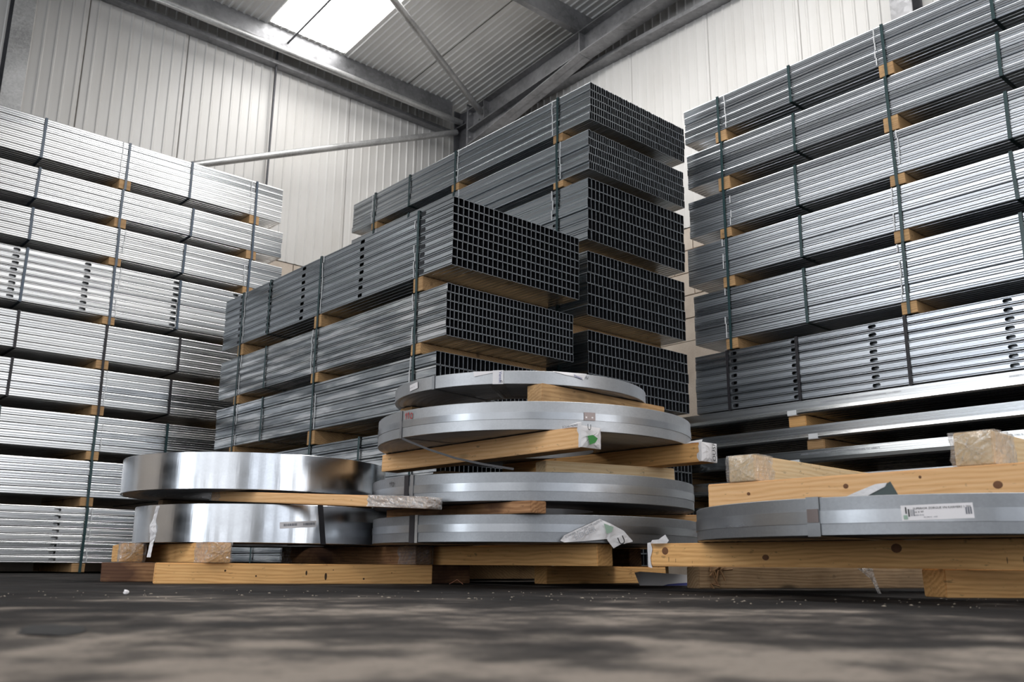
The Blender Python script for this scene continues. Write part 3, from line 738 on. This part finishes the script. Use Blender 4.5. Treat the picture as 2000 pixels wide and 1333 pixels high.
radial_strap(cA1, 262.5, .021, M_strap_black, -.022)
radial_strap(cB4, 189.0, .014, M_coil_matt, 0, 'steel_strap'); radial_strap(cB3, 176.4, .014, M_galv, 0, 'steel_strap')
radial_strap(cB2, 182.6, .026, M_strap_black); radial_strap(cB2, 185.3, .016, M_galv, 0, 'steel_strap')
radial_strap(cB1, 185.0, .030, M_strap_black); radial_strap(cB1, 187.0, .014, M_galv_light, 0, 'steel_strap')
cstr = radial_strap(cC, 180.5, .036, M_coil_band, 0, 'steel_strap')
# seals
s_ = patch(cB3, 'strap_seal', 244.5, .054, .045, .030, M_seal, .0042)
for u in (-.014, .010): patch(cB3, 'seal_crimp', 244.5, .050, .007, .006, M_label, .0052, 0, s_, 2, u0=u)
patch(cC, 'strap_seal', 180.5, .050, .032, .034, M_seal, .0062)
# handwriting
v_, f_ = strokes(one10(.026), .0035); obj('handwriting', mesh('handwriting', on_coil(cB3, 178.8, .070, v_), f_, M_red), cB3)
v_, f_ = strokes(one10(.019), .0025); obj('handwriting', mesh('handwriting', on_coil(cB2, 172.3, .070, v_), f_, M_black), cB2)
# barcode label on A1
lb_ = patch(cA1, 'barcode_label', 253.0, .076, .150, .026, M_label, .002, .07); lb_['label'] = 'white paper strip with two barcodes'
def bars(root, par, deg, z, w, h, rot, mats, u0, seed, lift=.0028):
    rr = random.Random(seed); P, F = [], []; u = 0
    while u < w:
        b = rr.choice((.0012, .002, .003)); n = len(P); P += [(u0+u, -h/2), (u0+u+b, -h/2), (u0+u+b, h/2), (u0+u, h/2)]; F.append((n, n+1, n+2, n+3)); u += b+rr.choice((.0014, .002))
    obj('barcode', mesh('barcode', on_coil(root, deg, z, P, lift, rot), F, mats), par)
bars(cA1, lb_, 253.0, .077, .055, .010, .07, M_ink, -.060, 1); bars(cA1, lb_, 253.0, .077, .050, .010, .07, M_ink, .020, 2)
# long label on C
cdeg = 203.8
lc = patch(cC, 'paper_label', cdeg, .053, .158, .036, M_label, .0035, .03); lc['label'] = 'long white paper label with print and barcodes'
def ltext(root, par, deg, z, s, size, u, v, rot, mat, lift=.0045, extra=0.0):
    tv, tf = text_geo(s, size); ce, se = math.cos(extra), math.sin(extra)
    P = [(u+a*ce-b*se, v+a*se+b*ce) for a, b in tv]
    return obj('lettering', mesh('lettering', on_coil(root, deg, z, P, lift, rot), tf, mat), par)
ltext(cC, lc, cdeg, .053, 'SUPERIOR ZORGUE VN KARMERS 1 250', .0072, -.052, .007, .03, M_black)
ltext(cC, lc, cdeg, .053, '0.6 X 97', .0066, -.052, -.001, .03, M_black)
ltext(cC, lc, cdeg, .053, '6000 4102', .005, -.050, -.008, .03, M_ink); ltext(cC, lc, cdeg, .053, 'BE 2709 01   1908', .004, -.030, -.013, .03, M_ink)
patch(cC, 'green_mark', cdeg, .053, .009, .010, M_green_soft, .0045, .03, lc, 2, -.070, -.010)
patch(cC, 'black_mark', cdeg, .053, .003, .016, M_black, .0045, .03, lc, 2, -.068, .006); patch(cC, 'black_mark', cdeg, .053, .003, .018, M_black, .0045, .03, lc, 2, -.062, .0)
bars(cC, lc, cdeg, .053, .008, .016, .03, M_ink, -.058, 4, .0046); bars(cC, lc, cdeg, .053, .013, .016, .03, M_ink, .062, 5, .0046)
# label on B4 left and its printed wrapper
l4 = patch(cB4, 'paper_label', 176.0, .026, .060, .026, M_label, .003, .10); ltext(cB4, l4, 176.0, .026, 'ArcSteel  0.6', .007, -.026, -.004, .10, M_ink)
w4 = patch(cB4, 'printed_wrapper', 218.8, .026, .042, .054, M_white, .0035); ltext(cB4, w4, 218.8, .026, 'Ventec', .016, .004, .022, 0, M_blueink, .0045, -PI/2); ltext(cB4, w4, 218.8, .026, 'n', .02, .008, -.022, 0, M_black, .0045)
def coil_poly(root, name, pts, deg, z, mat, lift=.0035, par=None):
    return obj(name, mesh(name, on_coil(root, deg, z, pts, lift), [tuple(range(len(pts)))], mat), par or root)
coil_poly(cB4, 'printed_wrapper', [(-.10, .030), (-.096, .010), (-.02, .022), (-.02, .029)], 218.8, .022, M_label, .0038)
w5 = coil_poly(cB4, 'torn_wrapper', [(-.085, .031), (.065, .031), (.05, .006), (.015, .014), (-.02, .018)], 249, .022, M_white, .004); ltext(cB4, w5, 249, .022, 'Ventec', .014, .005, .016, 0, M_blueink, .005, -.25); ltext(cB4, w5, 249, .022, 'N', .016, .058, .012, 0, M_black, .005, -.25)
# loose folds of the wrapper under the top coil
V, F = [], []
for k_ in range(3):
    o_ = .006*k_; V0 = len(V)
    V += [(-.42-.012*k_, -.345+.02*k_, -.0015), (-.405-.012*k_, -.362+.02*k_, -.0015), (-.235, -.20+.012*k_, -.010-.004*k_), (-.25, -.185+.012*k_, -.010)]
    F.append((V0, V0+1, V0+2, V0+3))
obj('wrapper_fold', mesh('wrapper_fold', V, F, M_film_white), cB4)

# ------------------------------------------------------------------ timbers
def timber(label, p0, p1, z0, z1, w, mat, group=None, seed=0, cat='timber', name='timber'):
    a = Vector((p0[0], p0[1], z0)); b = Vector((p1[0], p1[1], z0)); L = (b-a).length; yaw = math.atan2(b.y-a.y, b.x-a.x)
    t = thing(name, label, cat, (a+b)/2, (0, 0, yaw), group, bmesh_box(name, L, w, z1-z0, mat, .0025, .0025, seed)); t['_L'] = L; t['_w'] = w; t['_t'] = z1-z0
    return t
def shell(name, x0, x1, w, h, closed_end, amp, seed, n=10, tail=0.0):
    """crumpled film sleeve round a timber end, local timber frame; closed over the end face"""
    rr = random.Random(seed); m = 20; V, F = [], []; e = .004
    per = []
    for i in range(m):
        t = 4*i/m; s = int(t); f = t-s
        c = [(-w/2-e, -e*.2), (w/2+e, -e*.2), (w/2+e, h+.0006), (-w/2-e, h+.0006), (-w/2-e, -e*.2)]
        per.append((c[s][0]*(1-f)+c[s+1][0]*f, c[s][1]*(1-f)+c[s+1][1]*f))
    for j in range(n+1):
        x = x0+(x1-x0)*j/n
        for y, z in per:
            r_ = amp*rr.uniform(0, 1); k = 1 if 0 < j else .5
            V.append((x+(rr.uniform(-.012, .012) if j == 0 else 0), y+math.copysign(r_, y)*k, max(.0005, z+(r_*k*.12 if z > h*.5 else 0))))
    for j in range(n):
        for i in range(m):
            i2 = (i+1) % m; F.append((j*m+i, (j+1)*m+i, (j+1)*m+i2, j*m+i2))
    if closed_end:
        n0 = len(V); sg = 1 if x1 > x0 else -1
        for q in (.62, .25):
            for y, z in per: V.append((x1+sg*(.004+rr.uniform(0, amp+tail*(1-q))), y*q, h/2+(z-h/2)*q+rr.uniform(-.003, .003)))
        V.append((x1+sg*(.006+tail), rr.uniform(-.01, .01), h*.5))
        for (A, B) in ((n*m, n0), (n0, n0+m)):
            for i in range(m): i2 = (i+1) % m; F.append((A+i, B+i, B+i2, A+i2))
        for i in range(m): F.append((n0+m+i, len(V)-1, n0+m+(i+1) % m))
    return V, F
def wrap(tb, end, length, mat, amp=.006, seed=0, name='stretch_film', tail=0.0, lab=None):
    L, w, h = tb['_L'], tb['_w'], tb['_t']; s = 1 if end > 0 else -1
    V, F = shell(name, s*(L/2-length), s*(L/2+.002), w, h, True, amp, seed, tail=tail)
    o = obj(name, mesh(name, V, F, mat), tb)
    if lab: o['label'] = lab
    return o
GT = 'timbers of the left coil pallet'
tA1 = timber('long clean floor timber at the front of the left pallet', (1.39, 3.632), (2.455, 3.285), 0, .079, .075, M_wood, GT, 1)
tA2 = timber('dark-stained floor timber set back at the left pallet\'s left end', (1.335, 4.07), (2.43, 3.72), 0, .079, .075, M_wood_stain, GT, 2)
tA3 = timber('floor timber at the back of the left pallet', (1.60, 4.55), (2.6, 4.22), 0, .079, .075, M_wood_grey, GT, 3)
tM1 = timber('film-wrapped cross timber under the lower left coil, near its middle', (1.590, 3.50), (1.66, 4.40), .080, .158, .085, M_wood, GT, 4)
tM3 = timber('film-wrapped cross timber end poking out left under the lower bright coil', (1.44, 4.02), (1.60, 4.62), .080, .158, .085, M_wood, GT, 5)
tM2 = timber('stained cross timber with film-wrapped end at the right of the left pallet', (2.40, 3.25), (2.35, 4.35), .080, .158, .085, M_wood_stain, GT, 6)
wrap(tM1, -1, .15, M_film, .007, 1, tail=.01); wrap(tM3, -1, .10, M_film, .009, 2, tail=.05); wrap(tM2, -1, .12, M_film, .007, 3, tail=.01); wrap(tM2, 1, .10, M_film, .008, 4, tail=.03)
tAs = timber('spacer timber between the two bright coils, its right end wrapped', (1.73, 3.87), (2.00, 2.66), .308, .350, .075, M_wood_pink, GT, 7)
tAs.rotation_euler = (0, math.radians(3.2), tAs.rotation_euler[2])
wrap(tAs, 1, .30, M_film_white, .004, 5); wrap(tAs, -1, .06, M_film, .005, 6)
tAs2 = timber('spacer timber at the back between the two bright coils', (1.72, 4.50), (2.42, 4.44), .318, .376, .07, M_wood_grey, GT, 8)
GM = 'timbers of the middle coil pallet'
tBf = timber('pale floor timber in front under the middle pallet', (2.945, 3.10), (3.76, 3.07), 0, .079, .085, M_wood, GM, 11)
tBf2 = timber('floor timber in the shade at the middle pallet\'s left', (2.30, 3.42), (2.72, 3.36), 0, .079, .08, M_wood_stain, GM, 12)
tB1 = timber('cross timber with ringed end under the lowest banded coil', (2.52, 2.31), (2.52, 3.44), .080, .159, .085, M_wood, GM, 13)
tB1b = timber('shaded cross timber behind, under the lowest banded coil', (3.20, 2.75), (3.20, 3.46), .080, .159, .085, M_wood_stain, GM, 14)
tBs = timber('thin dark spacer timber between the two lower banded coils', (2.235, 2.36), (2.235, 3.25), .259, .303, .075, M_wood_stain, GM, 15)
tBs2 = timber('short spacer timber end showing right of the two lower banded coils', (2.95, 3.00), (3.335, 2.505), .259, .303, .07, M_wood_pink, GM, 16)
tBn = timber('new pale cross timber above the second banded coil', (2.50, 2.63), (3.09, 2.46), .410, .484, .085, M_wood_new, GM, 17)
tBn2 = timber('rear cross timber above the second banded coil', (2.46, 3.25), (3.05, 3.20), .410, .484, .085, M_wood_grey, GM, 18)
tB4 = timber('long timber under the red-marked coil, its near end in printed wrapping', (2.345, 2.21), (2.345, 3.46), .484, .560, .090, M_wood_pink, GM, 19)
tB5 = timber('timber under the red-marked coil poking out right with a printed paper end', (2.99, 2.175), (2.98, 3.36), .484, .560, .090, M_wood, GM, 20)
tBt = timber('brown spacer timber below the topmost coil', (2.345, 2.50), (3.09, 2.515), .669, .755, .085, M_wood_bearer, GM, 21)
tBt2 = timber('rear spacer timber below the topmost coil', (2.30, 3.28), (3.02, 3.30), .669, .755, .085, M_wood_bearer, GM, 22)
GC = 'timbers of the right coil pallet'
tC1 = timber('long dark-knotted timber carrying the right grey coil', (2.60, 2.13), (2.60, .36), .081, .159, .090, M_wood, GC, 31)
tC1b = timber('second timber carrying the right grey coil, behind in the shade', (3.25, 1.85), (3.25, .5), .081, .159, .090, M_wood_grey, GC, 32)
tC2 = timber('short thick floor block with ringed end under the right coil', (2.78, 1.24), (3.25, .93), 0, .081, .11, M_wood, GC, 33)
tC3 = timber('splintered floor timber under the right pallet\'s left end', (2.955, 2.25), (4.05, 1.86), 0, .081, .085, M_wood_grey, GC, 34)
tC5 = timber('floor timber beyond, under the right pallet', (3.55, 1.55), (4.05, 1.0), 0, .081, .085, M_wood_stain, GC, 36)
tCt = timber('fresh pine timber lying across the top of the right coil', (2.50, 1.80), (2.50, .45), .258, .341, .085, M_wood_pink, GC, 35)
tP1 = timber('fresh timber with clear film over its end, left one on the right pallet', (2.455, 1.665), (3.55, 1.70), .342, .424, .092, M_wood_new, GC, 37)
tP2 = timber('fresh timber with clear film over its end, right one by the picture edge', (2.47, .965), (3.55, .985), .342, .430, .095, M_wood_new, GC, 38)
wrap(tP1, -1, .10, M_film, .007, 11, tail=.01); wrap(tP2, -1, .15, M_film, .010, 12, tail=.01)

def knot(t, x, z, rx, rz_, mat=None):
    N = 12; V = [(x, -t['_w']/2-.0012, z)]+[(x+rx*math.cos(2*PI*i/N), -t['_w']/2-.0006, z+rz_*math.sin(2*PI*i/N)) for i in range(N)]
    obj('knot', mesh('knot', V, [(0, 1+i, 1+(i+1) % N) for i in range(N)], mat or M_knot), t)
M_knot = plain('pine_knot', (.22, .09, .035), .7, 0, .5); M_crack = plain('dark_split', (.05, .025, .012), .9)
for x, z, a, b in ((-.815, .052, .014, .013), (-.415, .028, .013, .011), (.01, .055, .016, .013), (.62, .03, .010, .009)): knot(tC1, x, z, a, b)
for x, z in ((-.80, .02), (-.77, .016), (-.70, .012), (.30, .018), (.34, .02)): knot(tC1, x, z, .0015, .013, M_crack)
for x, z, a, b in ((-.195, .050, .008, .007), (.215, .030, .012, .010), (-.52, .045, .006, .005), (.02, .062, .004, .004)): knot(tCt, x, z, a, b)
for x, z, a, b in ((-.30, .05, .004, .004), (-.18, .03, .003, .004), (.02, .045, .004, .012), (.10, .03, .005, .016), (.13, .055, .006, .004), (.26, .02, .004, .004), (.38, .045, .004, .006)): knot(tA1, x, z, a, b, M_crack)
for x, z, a, b in ((-.50, .012, .007, .010), (-.48, .026, .0015, .014), (-.35, .008, .002, .008), (.35, .05, .006, .005)): knot(tB4, x, z, a, b, M_crack)
for x, z, a, b in ((-.26, .060, .006, .007),): knot(tBt, x+.5, z, a, b)

# printed wrapping on the two middle timbers
def sheet(name, pts, mat, par, n=1, **k):
    return obj(name, mesh(name, pts, [tuple(range(len(pts)))], mat), par, **k)
def planar_text(name, s, size, org, eu, ev, mat, par, n=None):
    tv, tf = text_geo(s, size); eu, ev, org = Vector(eu), Vector(ev), Vector(org)
    return obj(name, mesh(name, [org+eu*a+ev*b for a, b in tv], tf, mat), par)
# tB4 local: x from -L/2 (near end) ; near end at p0 -> x = -L/2 ; its left side as seen (world -x) is +y local
p4 = wrap(tB4, -1, .012, M_white, .003, 21, 'printed_wrapping', lab='white plastic wrapping with green and black print'); L4 = tB4['_L']
sheet('printed_flap', [(-L4/2+.10, .049, .078), (-L4/2-.004, .051, .070), (-L4/2-.006, .049, .088), (-L4/2+.02, .045, .090)], M_white, tB4)
planar_text('lettering', 'BOUW MONT', .012, (-L4/2+.090, .0515, .0755), (-1, 0, 0), (0, 0, 1), M_ink, tB4)
planar_text('lettering', 'U', .030, (-L4/2-.013, .030, .062), (0, -1, 0), (0, 0, 1), M_black, tB4)
sheet('green_print', [(-L4/2-.014, .030, .040), (-L4/2-.0145, .002, .046), (-L4/2-.0145, -.022, .036), (-L4/2-.0145, -.010, .020), (-L4/2-.0145, .018, .010)], M_green, tB4)
p5 = wrap(tB5, -1, .012, M_white, .003, 22, 'printed_wrapping', lab='white paper folded over the timber end with black letters'); L5 = tB5['_L']
sheet('printed_flap', [(-L5/2+.07, .049, .077), (-L5/2-.004, .051, .074), (-L5/2-.006, .046, .086), (-L5/2+.05, .045, .084)], M_white, tB5)
planar_text('lettering', 'OUSR', .031, (-L5/2-.0135, -.026, .002), (0, 0, 1), (0, 1, 0), M_black, tB5)
planar_text('lettering', 'constructie', .012, (-L5/2-.0125, -.040, .012), (0, 0, 1), (0, 1, 0), M_ink, tB5)

# slack strap hanging from the red-marked coil down over the long timber
pa, pb, pc = Vector((2.038, 2.93, .558)), Vector((2.125, 2.70, .47)), Vector((2.205, 2.46, .418))
def ribbon(pts, w, th, up=Vector((0, 0, 1))):
    V, F = [], []
    for i, p in enumerate(pts):
        d = (pts[min(i+1, len(pts)-1)]-pts[max(i-1, 0)]).normalized(); s = Vector((-.66, -.75, 0)); n = d.cross(s).normalized()
        for a, b in ((-w/2, 0), (w/2, 0), (w/2, th), (-w/2, th)): V.append(p+n*a+s*b)
    for i in range(len(pts)-1):
        for q in range(4): F.append((i*4+q, i*4+(q+1) % 4, i*4+4+(q+1) % 4, i*4+4+q))
    return V, F
V, F = ribbon([pa, pa.lerp(pb, .5)+Vector((0, 0, -.004)), pb, pb.lerp(pc, .5)-Vector((0, 0, .003)), pc], .008, .0012)
o_ = thing('loose_strap', 'dark strap slanting from the red-marked coil across the timber below it', 'strap', pa, me=mesh('loose_strap', [Vector(v)-pa for v in V], F, M_strap_black))

# torn printed plastic in front of the lowest banded coil
def crumple(name, outline, org, eu, ev, en, mat, depth, seed, sub=6):
    """triangulated sheet filling an outline in the (eu,ev) plane, pushed out along en"""
    bm = bmesh.new(); vs = [bm.verts.new((a, b, 0)) for a, b in outline]; bm.faces.new(vs)
    bmesh.ops.triangulate(bm, faces=bm.faces[:]); bmesh.ops.subdivide_edges(bm, edges=bm.edges[:], cuts=sub, use_grid_fill=True)
    from mathutils import noise as nz
    eu, ev, en, org = Vector(eu), Vector(ev), Vector(en), Vector(org)
    for v in bm.verts:
        p = Vector((v.co.x*22+seed, v.co.y*22, seed)); k = nz.noise(p)*.6+abs(nz.noise(p*2.3))*.5
        v.co = eu*v.co.x+ev*v.co.y+en*(depth*k)
    me = bpy.data.meshes.new(name); bm.to_mesh(me); bm.free(); me.materials.append(mat); return me
# point on the coil B1 front, around 242 degrees
a_ = math.radians(243.5); org = Vector((2.72+.700*math.cos(a_), 2.90+.700*math.sin(a_), .162))
eu = Vector((-math.sin(a_), math.cos(a_), 0)); en = Vector((math.cos(a_), math.sin(a_), 0))
fl = thing('torn_plastic_wrapper', 'torn white printed plastic with green patch lying against the lowest banded coil', 'plastic wrapper', org)
out = [(-.115, .004), (-.10, .022), (-.05, .045), (.035, .082), (.075, .066), (.125, .042), (.160, .006), (.125, -.004), (.06, .012), (-.02, .004), (-.10, -.002)]
obj('sheet', crumple('sheet', out, org, eu, (0, 0, 1), en, M_white, .006, 3), fl)
obj('sheet_tail', crumple('sheet_tail', [(.06, .010), (.085, -.020), (.112, -.006), (.160, .004), (.125, .022)], org, eu, (0, 0, 1), en, M_white, .004, 8), fl)
cr_, sr_ = math.cos(.42), math.sin(.42)
eR = eu*cr_+Vector((0, 0, 1))*sr_; eU = -eu*sr_+Vector((0, 0, 1))*cr_
planar_text('lettering', 'EIDGER', .026, eu*-.062+Vector((0, 0, .006))+en*.012, eR, eU, M_ink_soft, fl)
planar_text('lettering', 'ECHNIEK BOUWMATERIALEN XY', .0105, eu*-.098+Vector((0, 0, .012))+en*.012, eR, eU, M_ink, fl)
planar_text('lettering', 'U', .040, eu*.104+Vector((0, 0, -.010))+en*.012, eR, eU, M_black, fl)
P = lambda u, v: eu*u+Vector((0, 0, v))+en*.0125
sheet('green_print', [P(.045, .066), P(.082, .054), P(.075, .036), (P(.055, .030))], M_green_soft, fl)

# white sheet folded over the left end of the right pallet timber
L1 = tC1['_L']
o_ = obj('printed_wrapping', crumple('printed_wrapping', [(0, -.002), (.075, -.003), (.085, .008), (.07, .028), (.04, .012), (.01, .010)], (0, 0, 0), (1, 0, 0), (0, 0, 1), (0, -1, 0), M_white, .008, 5), tC1, (-L1/2, -.040, .080)); o_['label'] = 'white plastic folded over the timber end'
o_ = obj('printed_wrapping', crumple('printed_wrapping', [(0, 0), (.020, -.004), (.012, .03), (.022, .060), (.014, .084), (.0, .082)], (0, 0, 0), (1, 0, 0), (0, 0, 1), (0, -1, 0), M_white, .006, 6), tC1, (-L1/2-.006, -.047, -.002))
# bent dark sheet and film on the right coil
rt = Vector((2.228, 1.140, .2565)); eu2 = Vector((.208, -.978, 0)).normalized(); en2 = Vector((-.978, -.208, 0)).normalized()
sc_ = thing('bent_dark_green_card', 'dark green sheet corner with white film standing on the right coil\'s edge', 'card', rt)
def prism(pts, d, o, n):
    k = len(pts); V = [Vector(p) for p in pts]+[Vector(p)+n*d for p in pts]; F = [tuple(range(k)), tuple(range(2*k-1, k-1, -1))]+[(i, (i+1) % k, k+(i+1) % k, k+i) for i in range(k)]; return V, F
Q = lambda u, v: eu2*u*.75+Vector((0, 0, v*.9))
V, F = prism([Q(-.02, .001), Q(.10, .001), Q(.078, .040), Q(.03, .020)], .002, None, en2); obj('card_sheet', mesh('card_sheet', V, F, M_card), sc_)
obj('film_strip', crumple('film_strip', [(-.075, .001), (.0, .002), (.045, .020), (.060, .026), (.068, .037), (.03, .034), (-.03, .016)], (0, 0, 0), eu2*.75, (0, 0, .9), en2, M_white, .004, 4), sc_)
for o_ in sc_.children: 
    if o_.name.startswith('film_strip'): o_.location = en2*.004
# printed strip hanging under the right coil, film scraps on the left pallet
V, F = [], []
fl2 = thing('wrapper_scrap', 'pale grey wrapper scrap hanging at the left edge of the lower bright coil', 'plastic wrapper', (1.462, 3.915, .10))
obj('sheet', crumple('sheet', [(0, 0), (.018, .0), (.022, .06), (.034, .10), (.040, .16), (.050, .215), (.020, .21), (.0, .13), (.006, .06)], (0, 0, 0), (.66, -.75, 0), (0, 0, 1), (-.66, -.75, 0), M_white, .016, 9), fl2)
# white packaging below the right pallet timber
bp_ = thing('paper_sheet', 'white and blue printed sheet lying on the floor between the middle and right pallets', 'paper', (2.99, 2.55, .0)); bp_.scale = (.62, .62, .95)
V, F = [], []
V = [Vector((0, 0, .004)), Vector((.22, -.24, .004)), Vector((.30, -.18, .050)), Vector((.10, .08, .062)), Vector((.02, .06, .058))]
obj('sheet', mesh('sheet', V, [(0, 1, 2), (0, 2, 3), (0, 3, 4)], M_white), bp_)
V = [Vector((.10, -.115, .0045)), Vector((.22, -.243, .006)), Vector((.245, -.225, .018)), Vector((.15, -.13, .012))]
obj('blue_print', mesh('blue_print', [v+Vector((-.002, -.002, 0)) for v in V], [(0, 1, 2, 3)], M_blueink), bp_)
# splinters on the right pallet's floor timber
L3 = tC3['_L']; rr = random.Random(5)
for i in range(16):
    V, F = [], []; l_ = rr.uniform(.02, .06); box((0, -.003, -.002), (l_, .003, .002), V, F)
    obj('splinter', mesh('splinter', V, F, M_splinter), tC3, (-L3/2+.04+rr.uniform(0, .07), -.042-rr.uniform(0, .01), rr.uniform(.015, .075)), (rr.uniform(-1, 1), rr.uniform(-1.4, 1.4), rr.uniform(-.6, .6)))
# hanging film strip below the right coil
hf = thing('film_scrap', 'twisted clear film hanging below the right pallet timber', 'plastic film', (2.86, 1.50, .002))
obj('film', crumple('film', [(-.02, .08), (.03, .08), (.035, .05), (.05, .0), (.04, .0), (.022, .045)], (0, 0, 0), (.5, -.85, 0), (0, 0, 1), (-.8, -.5, 0), M_film_white, .010, 3), hf)

# ------------------------------------------------------------------ floor litter
def pebble(name, sx, sy, sz, mat, seed):
    bm = bmesh.new(); bmesh.ops.create_icosphere(bm, subdivisions=2, radius=1); rr = random.Random(seed)
    for v in bm.verts:
        k = rr.uniform(.75, 1.15); v.co = Vector((v.co.x*sx*k, v.co.y*sy*k, max(0, (v.co.z*.5+.5)*sz*k)))
    me = bpy.data.meshes.new(name); bm.to_mesh(me); bm.free(); me.materials.append(mat); return me
M_chip = plain('pale_chip', (.40, .34, .27), .8, 0, .3); M_dirt = plain('dark_dirt', (.010, .009, .009), .9)
thing('stone_chip', 'small white chip on the floor in front of the left pallet', 'debris', (.86, 2.42, 0), me=pebble('stone_chip', .007, .006, .012, M_label, 1))
dl = thing('oil_stain', 'dark oily patch on the near floor at left', 'stain', (.345, 1.20, -.0008), (0, 0, math.radians(73.7)), me=pebble('oil_stain', .11, .040, .004, M_dirt, 2))
V, F = tube((2.36, 3.02, .004), (2.385, 3.0, .022), .0015, 6); V2, F2 = tube((2.385, 3.0, .022), (2.40, 2.98, .004), .0015, 6); F = F+[tuple(i+len(V) for i in q) for q in F2]; V = V+V2
thing('wire_scrap', 'bent reddish wire scrap on the floor right of the left pallet', 'debris', (2.38, 3.0, 0), me=mesh('wire_scrap', [v-Vector((2.38, 3.0, 0)) for v in V], F, plain('rusty_wire', (.30, .12, .07), .7)))
V, F = [], []; rr = random.Random(8)
for i in range(200):
    d = rr.uniform(2.2, 2.95); az = math.radians(rr.uniform(18, 80)); x, y = d*math.cos(az), d*math.sin(az)
    s = rr.choice((.0008, .0012, .0018)); a = rr.uniform(0, 3); l_ = s*rr.uniform(1, 4)
    ca, sa = math.cos(a), math.sin(a); n = len(V)
    V += [(x-l_*ca, y-l_*sa, 0), (x+s*sa, y-s*ca, 0), (x+l_*ca, y+l_*sa, 0), (x-s*sa, y+s*ca, 0), (x, y, s)]
    F += [(n, n+1, n+4), (n+1, n+2, n+4), (n+2, n+3, n+4), (n+3, n, n+4)]
thing('floor_litter', 'scattered wood crumbs and grit on the dark floor', 'debris', me=mesh('floor_litter', V, F, M_chip), kind='stuff')
for o in S.objects:
    for k_ in ('_R', '_h', '_rin', '_L', '_w', '_t'):
        if k_ in o.keys(): del o[k_]
